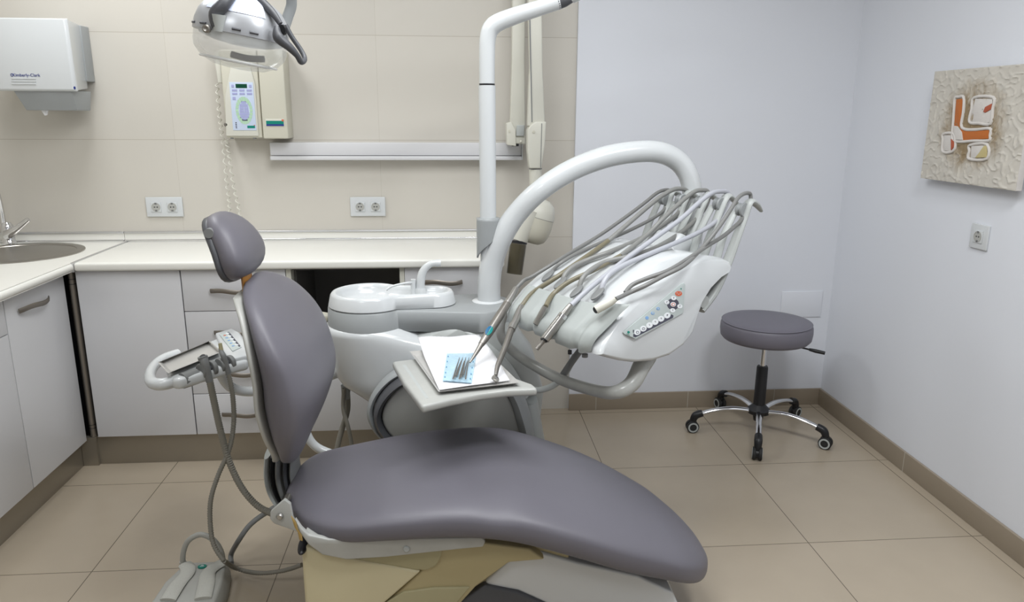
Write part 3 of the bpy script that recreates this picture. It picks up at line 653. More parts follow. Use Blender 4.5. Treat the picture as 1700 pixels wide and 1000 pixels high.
# foot cover (white) and dark skirt
fc = [(806, 966), (806, 972), (812, 977), (860, 982), (905, 1002), (960, 1040), (1010, 1090), (1165, 1090), (1150, 1060), (1122, 990), (1090, 962), (880, 916), (855, 916)]
pl = [at(x, y, Y=YB-.19) for x, y in [(806, 966), (808, 974), (860, 982), (905, 1002), (965, 1045), (1180, 1090), (1150, 1062), (1118, 985), (1060, 957), (960, 935), (885, 914), (862, 914)]]
make('foot_cover', G().prism(pl, (0, .40, 0)), 'white', t, bevel=.010, seg=4)
pl = [at(x, y, Y=YB-.20) for x, y in [(745, 1010), (805, 972), (860, 984), (905, 1004), (965, 1047), (1000, 1110), (640, 1120), (690, 1060)]]
make('foot_skirt', G().prism(pl, (0, .43, 0)), 'dgrey', t, bevel=.008)
qz = at(640, 1120, Y=YB-.20).z
make('floor_plate', G().box(-.30, .62, YB-.24, YB+.26, 0, .035), 'dgrey', t, bevel=.01)
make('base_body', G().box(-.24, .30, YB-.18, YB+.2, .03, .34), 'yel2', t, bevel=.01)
# ================================================================== CUSPIDOR UNIT
t = thing('cuspidor_unit', 'white and grey dental cuspidor unit with oval rinse basin behind the chair', 'cuspidor unit', (-.1, 2.6, 0))
yq = 2.58
c1, r1 = V((-.302, yq, 0)), .126; c2, r2 = V((-.075, yq, 0)), .068
def keyhole(z, d=0, n=64, x2=None, r2_=None, cx=0):
    """plan outline of the basin: big round end joined to a small round end, offset by d"""
    A1, B1 = r1+d, (r2_ or r2)+d; xb_ = x2 if x2 is not None else c2.x; pts = []
    xa = c1.x
    for k in range(n):
        if k < n//2: a = math.radians(40)+(2*PI-math.radians(80))*k/(n//2-1); pts.append(V((xa+A1*math.cos(a), yq+A1*math.sin(a), z)))
        else:
            a = -PI*.5+PI*(k-n//2)/(n-n//2-1); pts.append(V((xb_+B1*math.cos(a), yq+B1*math.sin(a), z)))
    return pts
Z1 = .842
rim = [keyhole(Z1-.052, .004), keyhole(Z1-.046, .012), keyhole(Z1-.01, .004), keyhole(Z1-.002, -.002), keyhole(Z1, -.008), keyhole(Z1-.002, -.016), keyhole(Z1-.014, -.020), keyhole(Z1-.032, -.030), keyhole(Z1-.040, -.046), keyhole(Z1-.042, -.055)]
make('basin', G().loft(rim), 'white', t, ang=60)
make('basin_drain', G().lathe([(.022, 0), (.022, .003), (.0, .004)], (c1.x, yq, Z1-.042), n=24), 'lgrey', t)
dk = [keyhole(Z1-.125, .010, r2_=.122, x2=.075), keyhole(Z1-.12, .017, r2_=.122, x2=.075), keyhole(Z1-.055, .014, r2_=.122, x2=.075), keyhole(Z1-.050, .008, r2_=.122, x2=.075)]
make('basin_surround', G().loft(dk), 'grey', t, ang=50)
# white body, tapering down and forward
def ell_sec(z, xl, xr, hy, yc_, n=3.0, k=48): return [V(((xl+xr)/2+a, yc_+b, z)) for a, b in sup((xr-xl)/2, hy, n, 0, k)]
Z2 = Z1-.118
bd = [ell_sec(Z2+.006, -.442, -.17, .128, yq, 2.2), ell_sec(Z2, -.455, -.15, .143, yq, 2.2), ell_sec(Z2-.02, -.456, -.10, .146, yq, 2.3), ell_sec(Z2-.05, -.455, .0, .146, yq, 2.6), ell_sec(.60, -.440, .12, .14, yq+.0), ell_sec(.54, -.424, .13, .14, yq+.01), ell_sec(.51, -.405, .13, .14, yq+.01), ell_sec(.48, -.365, .13, .13, yq+.01), ell_sec(.44, -.31, .13, .13, yq+.01), ell_sec(.39, -.235, .13, .12, yq+.01), ell_sec(.34, -.17, .12, .10, yq+.02)]
make('body_shell', G().loft(bd), 'white', t, ang=70)
# pedestal under the pole
pd = [ell_sec(.0, -.10, .30, .16, 2.66, 5), ell_sec(.30, -.10, .31, .16, 2.66, 5), ell_sec(.45, -.06, .325, .155, 2.66, 4.5), ell_sec(.60, -.06, .285, .185, 2.62, 4), ell_sec(.66, -.13, .25, .15, 2.59, 3), ell_sec(.70, -.16, .225, .14, 2.58, 3), ell_sec(Z1-.10, -.05, .2, .125, 2.58, 3)]
make('pedestal', G().loft(pd), 'lgrey', t, ang=60)
# diagonal highlight between body and pedestal, modelled as a thin raised ridge
make('highlight_ridge', G().tube([at(722, 528, Y=2.50), at(760, 545, Y=2.47), at(800, 570, Y=2.44), at(840, 610, Y=2.42), at(870, 660, Y=2.42)], [.004, .012, .016, .02, .02], 16, 6), 'lgrey', t)
# curved grey band framing the lower white panel
yr_ = 2.36
lp = [at(790, 610, Y=yr_), at(720, 606, Y=yr_), at(660, 625, Y=yr_), at(626, 655, Y=yr_), at(613, 688, Y=yr_), at(622, 716, Y=yr_), at(645, 738, Y=yr_), at(690, 765, Y=yr_), at(760, 790, Y=yr_), at(830, 785, Y=yr_), at(872, 745, Y=yr_), at(866, 690, Y=yr_), at(842, 640, Y=yr_)]
make('frame_band', G().tube([p+V((0, .04, 0)) for p in lp], [.02, .016, .013, .012, .012, .013, .014, .016, .02, .028, .030, .030, .026], 12, 6, closed=True, ell=(2.8, 1), up=(0, 1, 0)), 'grey', t, ang=60)
ip = spline([p+V((0, .07, 0)) for p in lp], 0, 4, True)[0]
cc = sum((p for p in ip), V((0, 0, 0)))/len(ip)
make('lower_panel', G().prism([cc+(p-cc)*.88+V((.014, -.085, 0)) for p in ip], (0, .14, 0)), 'offw', t, bevel=.01)
make('inner_channel', G().tube([p+V((0, .05, 0)) for p in [cc+V((0, -.03, 0))+(q-cc-V((0, 0, 0)))*.90 for q in [l+V((.004, .0, 0)) for l in lp[1:9]]]], .016, 10, 5, ell=(4, 1), up=(0, 1, 0)), 'dgrey', t)
make('pedestal_side', G().loft([ell_sec(0, .10, .30, .12, 2.50, 4), ell_sec(.3, .12, .318, .12, 2.50, 4), ell_sec(.46, .12, .29, .10, 2.52, 4)]), 'lgrey', t)
# cup filler spout + small rinse tube
q = V((-.125, yq+.085, Z1-.03)); 
sy = yq+.03
s0 = at(697, 478, Y=sy)
make('filler_spout', G().tube([at(697, 482, Y=sy), at(699, 462, Y=sy), at(704, 448, Y=sy), at(715, 438.5, Y=sy), at(726, 437, Y=sy)], [.0165, .0155, .0135, .0118, .011], 18, 6), 'white', t)
make('spout_tip', G().tube([at(723, 437, Y=sy), at(732, 437, Y=sy)], .0128, 16, 1, smooth=False), 'white', t)
make('spout_foot', G().lathe([(.022, -.03), (.022, -.01), (.018, 0)], at(697, 478, Y=sy), n=24), 'white', t)
make('rinse_tube', G().tube([at(688, 482, Y=sy-.01), at(686, 472, Y=sy-.01), at(680, 469.5, Y=sy-.02), at(665, 472, Y=sy-.03), at(650, 476, Y=sy-.04), at(641, 482, Y=sy-.045)], .0042, 10, 5), 'white', t)
make('tube_collar', G().tube([at(686, 464, Y=sy-.01), at(686, 488, Y=sy-.01)], .009, 12, 1, smooth=False), 'white', t)
g = G().lathe([(.018, 0), (.018, .03), (0, .035)], at(545, 528, Y=yq+.03), (-1, 0, .2), 16); make('side_fitting', g, 'ivory', t)
# drain hoses at the left
for k, pts in enumerate(([(576, 643), (577, 680), (568, 712), (560, 745), (556, 790)], [(571, 645), (570, 680), (577, 706), (584, 740), (590, 790)])):
    P_ = [at(x, y, Y=2.58-.03*k) for x, y in pts]; P_.append(V((P_[-1].x, P_[-1].y+.02, .02)))
    make('drain_hose', G().tube(P_, .010 if k == 0 else .0075, 12, 6), 'corr', t)
make('hose_nipple', G().tube([at(574, 640, Y=2.57), at(574, 662, Y=2.57)], [.018, .014], 14, 1, smooth=False), 'grey', t)
# ================================================================== DELIVERY UNIT
O = at(985, 578, Y=1.95); FAR = at(838, 520, Z=O.z); WD = FAR-O; WL = WD.length; WD.normalize(); LD = V((WD.y, -WD.x, 0))
def U(l, w, h): return O+LD*l+WD*w+V((0, 0, h))
def pw(x, y, w):
    d = ray(x, y); o = O+WD*w; tt = (o-CAM).dot(WD)/d.dot(WD); return CAM+d*tt
t = thing('delivery_unit', 'white dental instrument console with keypad, hung from a thick arched white arm', 'instrument console', tuple(U(.25, .22, -.07)))
prof = [(-.004, -.014), (.03, -.028), (.075, -.045), (.127, -.060), (.2, -.070), (.272, -.066), (.33, -.044), (.368, -.01), (.387, .04), (.405, .085), (.44, .127), (.485, .157), (.519, .168), (.523, .182), (.510, .196), (.480, .207), (.43, .214), (.37, .213), (.30, .199), (.22, .168), (.15, .136), (.10, .104), (.055, .072), (.02, .035), (-.004, .004)]
secs = []
NWID = 26; wa, wb = -.032, WL+.012
cl = (.25, .07)
for i in range(NWID+1):
    s = i/NWID; w = wa+(wb-wa)*s
    dn, df = (w-wa), (wb-w)
    def shr(d, R): return 0 if d >= R else R-(R*R-(R-d)**2)**.5
    iN = shr(dn, .022)*.6; iF = shr(df, .05)*.9; ins = iN+iF
    crown = .010*math.sin(PI*s)
    ring = []
    for (l, h) in prof:
        vx, vh = cl[0]-l, cl[1]-h; L_ = math.hypot(vx, vh); ring.append(U(l+vx/L_*ins, w, h+vh/L_*ins + (crown if h > .05 else 0)))
    secs.append(ring)
# widthwise positions get denser at the ends
ws_ = [0, .02, .08, .2, .4, .65, 1]
secs = []
def add_sec(w):
    dn, df = (w-wa), (wb-w)
    iN = (0 if dn >= .022 else .022-(max(0, .022**2-(.022-dn)**2))**.5)*.7
    iF = (0 if df >= .05 else .05-(max(0, .05**2-(.05-df)**2))**.5)*.9
    ins = iN+iF; ring = []
    for (l, h) in prof:
        vx, vh = cl[0]-l, cl[1]-h; L_ = math.hypot(vx, vh); ring.append(U(l+vx/L_*ins, w, h+vh/L_*ins))
    secs.append(ring)
for d in (0, .001, .003, .007, .013, .022): add_sec(wa+d)
for k in range(1, 12): add_sec(wa+.022+(wb-.05-wa-.022)*k/12)
for d in (.05, .035, .022, .012, .005, .001, 0): add_sec(wb-d)
def slide(p, dw):
    w0 = (p-O).dot(WD); d = p-CAM; return p+d*(dw/d.dot(WD))
def lean(p, k=1.0):
    q = p-O; w_ = q.dot(WD)-wa; h = q.z
    f = max(0, 1-w_/.10)*k; f = f*f*(3-2*f) if k == 1.0 else f
    return slide(p, f*(.30*max(0, h+.01)+.12*max(0, -h-.01)))
secs = [[lean(p) for p in r] for r in secs]
shell = make('console_shell', G().loft(secs), 'white', t, ang=42)
# soft grey pad with grooves for the instruments
fp = [(-.010, -.012), (-.015, .004), (-.009, .022), (.004, .036), (.022, .052), (.042, .071), (.056, .084), (.066, .092)]
FP, _ = spline([V((a, b, 0)) for a, b in fp], 0, 5)
HW = [.345, .262, .158, .052]; PW1 = .405
rows = []; nw = 90; bott = []
for j, p in enumerate(FP):
    s = j/(len(FP)-1)
    tn = (FP[min(j+1, len(FP)-1)]-FP[max(j-1, 0)]).normalized(); nrml = V((-tn.y, tn.x, 0))
    r = []
    for i in range(nw+1):
        u = i/nw; w = .002+(PW1-.002)*u; 
        ext = .0+ .035*s*(1-u)*max(0, (1-u*6)) 
        g_ = 0
        for hw in HW: g_ += math.exp(-((w-hw)/.0125)**4)
        th = .015 - .0105*min(1, g_)*(1-s)**.5
        ed = min(1, min(u, 1-u)*18, ); th = th*ed**.5 + -.004*(1-ed)
        if s > .92: th *= (1-s)/.08
        q = p+nrml*th
        r.append(U(q.x+(.035*(1-u)**7)*s, w-(.035*(1-u)**7)*s, q.y+(.028*(1-u)**7)*s))
    rows.append(r)
rows.insert(0, [U(.03, .002+(PW1-.002)*i/nw, -.016) for i in range(nw+1)])
make('instrument_pad', G().grid(rows), 'pad', t, ang=60, label='soft grey pad with five grooves')
# hose ports
for (x, y, w) in ((909.5, 458, .359), (930, 470, .277), (957, 484, .181), (992, 488, .101)):
    p = pw(x, y, w); n_ = nrm(LD*-.55+V((0, 0, .83))); tl = nrm(LD*.83+V((0, 0, .55)))
    make('hose_port', G().lathe([(.0, -.003), (.0135, -.003), (.0135, .002), (.011, .0035), (.0, .0035)], p, n_, 24, 2.0, 1.0, tl), 'mgrey', t)
# keypad on the near side
wk = wa-.0012
def KP(x, y, k=0): return lean(pw(1000+x*.16, 440+y*.16, wa))-WD*(.0015+k)
kp_ = [(213, 700), (228, 685), (820, 192), (845, 188), (858, 205), (836, 498), (345, 766), (225, 718)]
kpad = make('keypad', G().prism([KP(*q) for q in kp_], WD*.003), 'panelg', t, bevel=.0006)
def dot(x, y, rx, ry, m, nm='key', k=.0012, ang=0):
    c = KP(x, y, k); ax_ = LD; az = V((0, 0, 1)); s = .16*2.05/F*1.0
    pts = []
    for j in range(20):
        a = 2*PI*j/20; u_, v_ = rx*math.cos(a), ry*math.sin(a); ca, sa = math.cos(ang), math.sin(ang)
        pts.append(KP(x+u_*ca-v_*sa, y+u_*sa+v_*ca, k))
    return make(nm, G().prism(pts, WD*.001), m, kpad)
make('key_strip', G().prism([KP(x, y, .0006) for x, y in ((318, 715), (335, 712), (715, 512), (733, 525), (728, 548), (340, 750), (315, 742))], WD*.001), 'kdark', kpad)
for k, ch in enumerate(('O', 'C', '1', '2', '3', 'P')):
    x, y = [(357, 697), (420, 660), (483, 625), (543, 592), (604, 558), (668, 524)][k]
    dot(x, y, 34, 28, 'klight', ang=-.5)
    if ch in '123P': text('digit', ch, .0105, KP(x, y, .0016), LD*1.0+V((0, 0, .38)), V((0, 0, 1))-LD*.38, 'kdark', kpad, .0003)
    else: make('ring_symbol', G().tube([KP(x+14*math.cos(a*PI/5), y+12*math.sin(a*PI/5), .0016) for a in range(10)], .0006, 5, 1, closed=True, smooth=False), 'kdark', kpad)
dot(728, 407, 62, 62, 'kdark', 'round_key_field', .0006)
for x, y, c_ in ((733, 343, 'Y'), (662, 386, 'C'), (797, 428, 'C'), (722, 470, 'Y')):
    dot(x, y, 26, 22, 'klight', k=.0016); text('arrow_symbol', c_, .009, KP(x, y, .0022), LD, V((0, 0, 1)), 'kdark', kpad, .0003)
dot(728, 408, 28, 24, 'klight', k=.0016); dot(728, 408, 20, 17, 'kred', k=.002); dot(728, 408, 13, 11, 'klight', k=.0024)
dot(786, 297, 36, 26, 'kred', 'red_symbol')
for k in range(3): dot(768+k*17, 290+(k % 2)*12, 5, 4, 'panelg', 'red_symbol_detail', .0018)
dot(458, 548, 17, 17, 'kblue', 'blue_symbol'); dot(517, 500, 18, 15, 'kblue', 'blue_symbol'); dot(517, 497, 9, 8, 'panelg', 'blue_symbol_detail', .0018); dot(573, 453, 18, 15, 'kblue', 'blue_symbol')
dot(573, 453, 7, 6, 'panelg', 'blue_symbol_detail', .0018)
dot(318, 680, 6, 8, 'kdark', 'mark'); dot(318, 695, 6, 5, 'kdark', 'mark'); dot(266, 697, 13, 13, 'teal', 'logo_square'); dot(812, 247, 6, 6, 'teal', 'indicator')
text('logo_lettering', 'FEDESA', .0042, KP(262, 722, .0008), nrm(KP(310, 735)-KP(225, 705)), V((0, 0, 1)), 'teal', kpad, .0003)
# tubular handle under the front
hb_ = [pw(846, 500, .47), pw(832, 535, .485), pw(834, 562, .49), pw(858, 588, .47), pw(895, 612, .38), pw(935, 632, .26), pw(985, 648, .12), pw(1020, 652, .03), pw(1048, 638, .02), pw(1064, 610, .03), pw(1074, 592, .05)]
make('handle_bar', G().tube(hb_, [.015, .015, .016, .017, .0175, .018, .0185, .0205, .024, .027, .03], 16, 6), 'sgrey', t)
# rear grey housing under the shell
make('rear_housing', G().loft([[U(l, w, h) for l, h in ((.37, -.02), (.42, -.015), (.475, .02), (.47, .08), (.50, .15), (.44, .13), (.39, .05))] for w in (.09, .12, .36, .40)]), 'grey', t, bevel=.008)
make('rear_foot', G().loft([[U(l, w, h) for l, h in ((.40, .025), (.43, .03), (.475, .045), (.50, .07), (.495, .09), (.43, .09))] for w in (.07, .10, .3, .34)]), 'mgrey', t, bevel=.008)
make('bottom_knob', G().tube([pw(946, 582, .12), pw(946, 588, .12)], .006, 10, 1, smooth=False), 'black', t)
make('bottom_knob', G().tube([pw(971, 588, .08), pw(971, 593, .08)], .009, 10, 1, smooth=False), 'mgrey', t)
# strut from console to tray
make('tray_strut', G().tube([pw(965, 580, .25), pw(950, 600, .26), pw(930, 630, .28)], .011, 12, 4), 'mgrey', t)
# whip arms with rollers
RL = [(.40, 1104, 325), (.33, 1131, 327), (.245, 1163, 330), (.165, 1194, 333), (.062, 1232, 342)]
for w, x, y in RL:
    tip = pw(x, y, w); dl = (tip-U(0, w, 0)); l0, h0 = dl.dot(LD), dl.z
    arm = None
    P_ = [U(.475, w+.008, .03), U(.535, w+.008, .085), U(.585, w+.008, .165), U(.625, w+.008, .25), U(.655, w+.010, .31), U(l0+.022, w+.012, h0+.012), U(l0+.055, w+.012, h0+.002), U(l0+.085, w+.012, h0-.022)]
    arm = make('whip_arm', G().tube([p-WD*.022 for p in P_], [.015, .015, .014, .012, .011, .012, .011, .005], 12, 6, ell=(1.4, .8), up=tuple(WD)), 'lgrey', t)
    P2 = [U(.475, w+.022, .03), U(.535, w+.022, .10), U(.575, w+.022, .17), U(.605, w+.022, .25), U(l0-.005, w+.022, h0-.02)]
    make('arm_prong', G().tube(P2, [.013, .013, .012, .010, .009], 10, 5, ell=(1.4, .8), up=tuple(WD)), 'lgrey', arm)
    make('roller', G().lathe([(.008, -.014), (.021, -.014), (.024, -.009), (.014, -.003), (.014, .003), (.021, .009), (.019, .013), (.008, .013)], tip-V((0, 0, .012)), WD, 22), 'grey', arm)
make('arm_carrier', G().tube([U(.475, .03, .06), U(.475, .40, .06)], .020, 16, 1, smooth=False), 'lgrey', t)
# white block in the middle behind the shell
make('rear_block', G().loft([[U(l, w, h) for l, h in ((.50, .05), (.58, .06), (.60, .22), (.54, .25), (.49, .2))] for w in (.20, .22, .33, .35)]), 'white', t, bevel=.012)
# arched arm + lower column
ypole = 2.60
colx = at(810, 505, Y=ypole)
pe = at(1150, 345, Y=2.36)
arch_px = [(812, 500, 2.60), (812, 470, 2.60), (817, 435, 2.60), (832, 396, 2.59), (858, 355, 2.58), (898, 315, 2.56), (948, 283, 2.57), (1005, 261, 2.58), (1060, 252, 2.59), (1098, 254, 2.60), (1126, 268, 2.61), (1143, 292, 2.61), (1150, 325, 2.61), (1151, 370, 2.61), (1148, 420, 2.60)]
make('arched_arm', G().tube([at(x, y, Y=Y) for x, y, Y in arch_px], [.041, .041, .041, .039, .037, .036, .037, .0375, .0372, .037, .0365, .0355, .035, .035, .035], 24, 6), 'white', t)
make('column_flange', G().lathe([(.057, 0), (.057, .006), (.048, .010), (.0, .010)], (at(810, 505, Y=ypole).x, ypole, Z1-.054), n=32), 'white', t)
make('pivot_block', G().tube([at(1148, 415, Y=2.60), at(1146, 440, Y=2.5), at(1120, 480, Y=2.32)], [.042, .045, .05], 16, 4), 'white', t)
# ================================================================== OPERATING LAMP
t = thing('operating_lamp', 'silver-grey dental lamp with clear shield above, carried by a tall white pole', 'lamp', (at(808, 358, Y=ypole).x, ypole, 1.1))
p0, p1 = at(811, 440, Y=ypole), at(808.5, 142, Y=ypole)
make('lower_pole', G().tube([V((p0.x, ypole, p0.z-.05)), V((p1.x, ypole, p1.z))], .0285, 24, 1, smooth=False), 'white', t)
make('pole_joint', G().tube([p1, p1+V((0, 0, .006))], .0265, 24, 1, smooth=False), 'black', t)
make('upper_arm', G().tube([p1+V((0, 0, .006)), at(808.5, 100, Y=ypole), at(810, 62, Y=ypole), at(820, 42, Y=ypole), at(850, 28, Y=ypole), at(900, 12, Y=ypole), at(928, 3, Y=ypole)], [.0262, .0265, .027, .029, .0275, .0245, .0235], 24, 6), 'white', t)
j0, j1 = at(925, 4, Y=ypole), at(950, -5, Y=ypole)
make('joint_cap', G().tube([j0, j0.lerp(j1, .5), j1], [.0238, .0225, .016], 20, 3), 'dgrey', t)
# grey teardrop collar where the arch leaves the column
cpx = [(792, 358), (829, 360), (829, 375), (824, 392), (812, 410), (800, 424), (792, 428)]
make('collar', G().lathe([(.0, .0), (.0335, .0), (.0335, .018), (.030, .018)], (p0.x, ypole, at(811, 361, Y=ypole).z-.018), n=28), 'grey', t)
cg = G(); secs = []
for i in range(13):
    s = i/12; yy = 361+(428-361)*s
    z = at(811, yy, Y=ypole).z; aR = interp(s, [0, .25, .5, .75, 1], [1.0, .95, .70, .35, .02])
    n = 20; a0 = -PI; a1 = -PI+PI*aR
    r = .0405
    ring = [V((p0.x-.001+r*math.cos(a0+(a1-a0)*k/n), ypole+r*math.sin(a0+(a1-a0)*k/n), z)) for k in range(n+1)]
    secs.append(ring)
cg.grid(secs); cb = make('collar_tongue', cg, 'grey', t); sm = cb.modifiers.new('t', 'SOLIDIFY'); sm.thickness = .006; sm.offset = -1
# spring arm above the frame going to the lamp head
yl = 2.0
hc = at(402, 50, Y=yl); ka = at(415, -95, Y=yl)
make('spring_arm', G().tube([j1, V((.62, 2.45, 1.92)), V((.60, 2.38, 2.02)), V((.35, 2.27, 2.08)), V((-.25, 2.08, 2.02)), V((ka.x+.03, yl+.02, ka.z+.05)), ka], [.02, .02, .022, .022, .022, .02, .018], 16, 6), 'white', t)
# head, local frame: u right (tilted down), v up
uu = (at(475, 72, Y=yl)-at(325, 42, Y=yl)).normalized(); vv = V((-uu.z, 0, uu.x)); dd = V((0, 1, 0))
def Hd(u, d, v): return hc+uu*u+dd*d+vv*v
RU = (at(477, 72, Y=yl)-at(322, 42, Y=yl)).length/2
prf = [(.0, .080), (.30, .079), (.58, .071), (.78, .056), (.92, .034), (.99, .010), (1.01, -.008), (1.01, -.016), (.97, -.018)]
def dome(prf, sc=1): return [[Hd(RU*r*math.cos(2*PI*k/48)*sc, RU*.95*r*math.sin(2*PI*k/48)*sc, v) for k in range(48)] for r, v in [(max(r, .004), v) for r, v in prf]]
make('lamp_housing', G().loft(dome(prf)), mat('silver_paint', (.40, .41, .43), .30, .35), t, ang=60)
# bright window on the housing
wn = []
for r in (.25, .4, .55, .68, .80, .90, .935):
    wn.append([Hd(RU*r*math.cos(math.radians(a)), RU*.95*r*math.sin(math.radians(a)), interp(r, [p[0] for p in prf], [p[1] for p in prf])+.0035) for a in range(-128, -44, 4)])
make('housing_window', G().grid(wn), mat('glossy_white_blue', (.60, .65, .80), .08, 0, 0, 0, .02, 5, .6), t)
rib = []
for k in range(25):
    a = math.radians(-140+k*3.5*1.0+3); r = .93; rib.append(Hd(RU*r*math.cos(a), RU*.95*r*math.sin(a), .028))
make('rim_vent', G().box(0, .001, 0, .001, 0, .001), 'dgrey', t) if False else None
for a in (-150, -125, -82, -62):
    q = [Hd(RU*1.01*math.cos(math.radians(a+e)), RU*.96*math.sin(math.radians(a+e)), -.006) for e in (-5, 0, 5)]
    make('rim_slot', G().tube(q, .003, 8, 2), 'dgrey', t)
sh = [(.985, -.010), (.985, -.040), (.95, -.056), (.80, -.076), (.55, -.090), (.25, -.094), (.0, -.095)]
make('clear_shield', G().loft(dome(sh)), 'clear', t, ang=60, label='clear plastic lamp shield')
make('shield_rim', G().tube([Hd(RU*.80*math.cos(2*PI*k/40), RU*.76*math.sin(2*PI*k/40), -.077) for k in range(40)], .0030, 8, 1, closed=True, smooth=False), 'frost', t)
make('reflector', G().loft(dome([(.90, -.018), (.86, -.024), (.55, -.034), (.2, -.038), (.0, -.038)], 1)), mat('faceted_reflector', (.58, .61, .62), .3, .2, .8, 30), t)
make('bulb_guard', G().tube([Hd(-.02, 0, -.062), Hd(.02, 0, -.064), Hd(.06, 0, -.058)], .008, 10, 3), 'mgrey', t)
q = Hd(-.045, -RU*.93, -.012)
make('pivot_screw', G().lathe([(.0095, 0), (.0095, .012), (.006, .014), (.0, .010)], Hd(-.052, -RU*.93+.01, -.018), (0, -1, 0), 18), 'metalD', t)
# yoke arms
ya_ = yl-RU*.9
y1_ = [at(361, 45, Y=ya_), at(358, 24, Y=ya_), at(372, 6, Y=ya_), at(390, -18, Y=ya_+.03), at(405, -60, Y=yl-.03), ka]
make('yoke_arm', G().tube(y1_, [.013, .016, .015, .012, .012, .012], 14, 6), 'dgrey', t)
make('yoke_boss', G().tube([at(363, 24, Y=ya_-.004), at(363, 52, Y=ya_+.0)], [.017, .012], 14, 1, smooth=False), 'lgrey', t)
y2_ = [at(468, 60, Y=yl+.10), at(477, 30, Y=yl+.10), at(484, 0, Y=yl+.09), at(470, -50, Y=yl+.05), ka]
make('yoke_arm', G().tube(y2_, [.012, .014, .014, .012, .012], 14, 6, ell=(1, .6)), 'grey', t)
tb = [Hd(-.01, -RU*.1, .084), Hd(.04, -RU*.35, .075), Hd(.08, -RU*.55, .052), Hd(.105, -RU*.62, .028)]
make('top_band', G().tube(tb, [.010, .011, .009, .006], 12, 5), 'dgrey', t)
# handle loop
hl = [at(459, 44, Y=yl-.08), at(462, 62, Y=yl-.085), at(480, 78, Y=yl-.08), at(493, 92, Y=yl-.07), at(500, 103, Y=yl-.055), at(506, 98, Y=yl-.03), at(500, 84, Y=yl-.02), at(485, 62, Y=yl-.02), at(474, 42, Y=yl-.02)]
make('grip_handle', G().tube(hl, [.006, .013, .010, .007, .007, .006, .006, .006, .006], 12, 6), 'dgrey', t)
make('handle_vent', G().tube([at(467, 50, Y=yl-.05), at(470, 50, Y=yl-.045)], .013, 16, 1, smooth=False), 'black', t)
# ================================================================== INSTRUMENT HOSES WITH HANDPIECES
def hose(label, w, wr, up_pts, down_pts, r, m_up, m_dn, tipw=None, name='handpiece_hose'):
    tt = thing(name, label, 'handpiece', tuple(pw(up_pts[0][0], up_pts[0][1], w)))
    n = len(up_pts); P1 = [pw(x, y, w+(wr-w)*i/(n-1)) for i, (x, y) in enumerate(up_pts)]
    return tt, P1
def two(P, frac):  # split polyline of control points
    return P
TOPL = [(-.02, 0), (0, .02), (.016, .048), (.075, .111), (.16, .152), (.30, .199), (.40, .214), (.453, .213), (.509, .196), (.53, .0)]
def lift(P, r):
    out = []
    for p in P:
        for _ in range(60):
            d = p-O; l, w_, h = d.dot(LD), d.dot(WD), d.z
            if w_ < wa-.01 or l > .525 or l < -.02 or h >= interp(l, [a for a, b in TOPL], [b for a, b in TOPL])+r: break
            p = CAM+(p-CAM)*.997
        out.append(p)
    return out
HS = [
 ('A', .421, .40, .375, [(857, 479), (870, 466), (884, 459), (915, 440), (950, 418), (995, 391), (1040, 359.5), (1070, 337), (1090, 321), (1104, 315.5), (1114, 318)], [(1114, 330), (1106, 345), (1085, 362), (1040, 385), (1000, 402), (960, 420), (932, 436), (918, 449), (912, 459)], .0062, 'hoseD', 'hoseD'),
 ('B', .349, .335, .285, [(866, 509), (884, 487), (920, 463), (968, 430), (1010, 400), (1055, 361), (1082, 338), (1100, 324.5), (1121, 314), (1139, 316)], [(1142, 330), (1130, 350), (1105, 371), (1064, 396), (1015, 417), (975, 432), (950, 444), (937, 458), (934, 470)], .0078, 'hoseO', 'hose'),
 ('C', .245, .25, .19, [(906, 509), (918, 489), (945, 468), (985, 449), (1030, 425), (1070, 394), (1100, 364), (1130, 336), (1152, 319), (1165, 316), (1175, 319)], [(1174, 338), (1157, 363), (1125, 390), (1085, 413), (1040, 427), (1005, 435), (980, 449), (966, 464), (961, 484)], .0076, 'hose', 'hose'),
 ('D', .144, .165, .105, [(948, 507), (980, 478), (1010, 454), (1040, 430), (1085, 397), (1130, 364), (1160, 337), (1180, 322), (1194, 318), (1208, 320)], [(1208, 335), (1190, 366), (1160, 386), (1125, 402), (1085, 419), (1045, 436), (1015, 453), (1002, 470), (998, 487)], .0078, 'hoseL', 'hoseL'),
 ('E', .0, .062, .02, [(1022, 497), (1045, 486), (1070, 475), (1100, 459), (1135, 441), (1160, 418), (1190, 382), (1213, 348), (1226, 328), (1238, 321), (1246, 324)], [(1244, 345), (1234, 362), (1205, 389), (1175, 408), (1145, 428), (1110, 449), (1075, 462), (1050, 473), (1038, 486)], .0064, 'hoseD', 'hoseD')]
LB = ['grey scaler handpiece with blue and teal oval, hanging farthest left of the five hoses',
      'thin steel turbine handpiece pointing down onto the tray, second from left, on an olive hose',
      'bare short chrome connector end, middle one of the five hoses',
      'thick chrome motor handpiece with protruding pin, fourth from left, on a pale lavender hose',
      'beige open-ended tube connector, nearest to the keypad']
NMH = ['scaler_handpiece', 'turbine_handpiece', 'connector_hose', 'motor_handpiece', 'tube_connector']
TS = at(780, 602, Z=.735); TT = at(823, 629, Z=.722)
def hz(x, y, w, y0, y1, T):       # point on the sight line of (x, y), depth easing from the console plane to tip T
    k = (y-y0)/(y1-y0); a = pw(x, y, w) if k < .02 else None
    Ya = HY[0]; Y_ = Ya+(T.y-Ya)*k; return at(x, y, Y=Y_)
HY = [0]
def nr(x, y, w): p = pw(x, y, w); return CAM+(p-CAM)*(.984 if w > .2 else .9905)
def ring_tube(tt, nm, pts, rr, m, n=16, st=4): return make(nm, G().tube(pts, rr, n, st), m, tt)
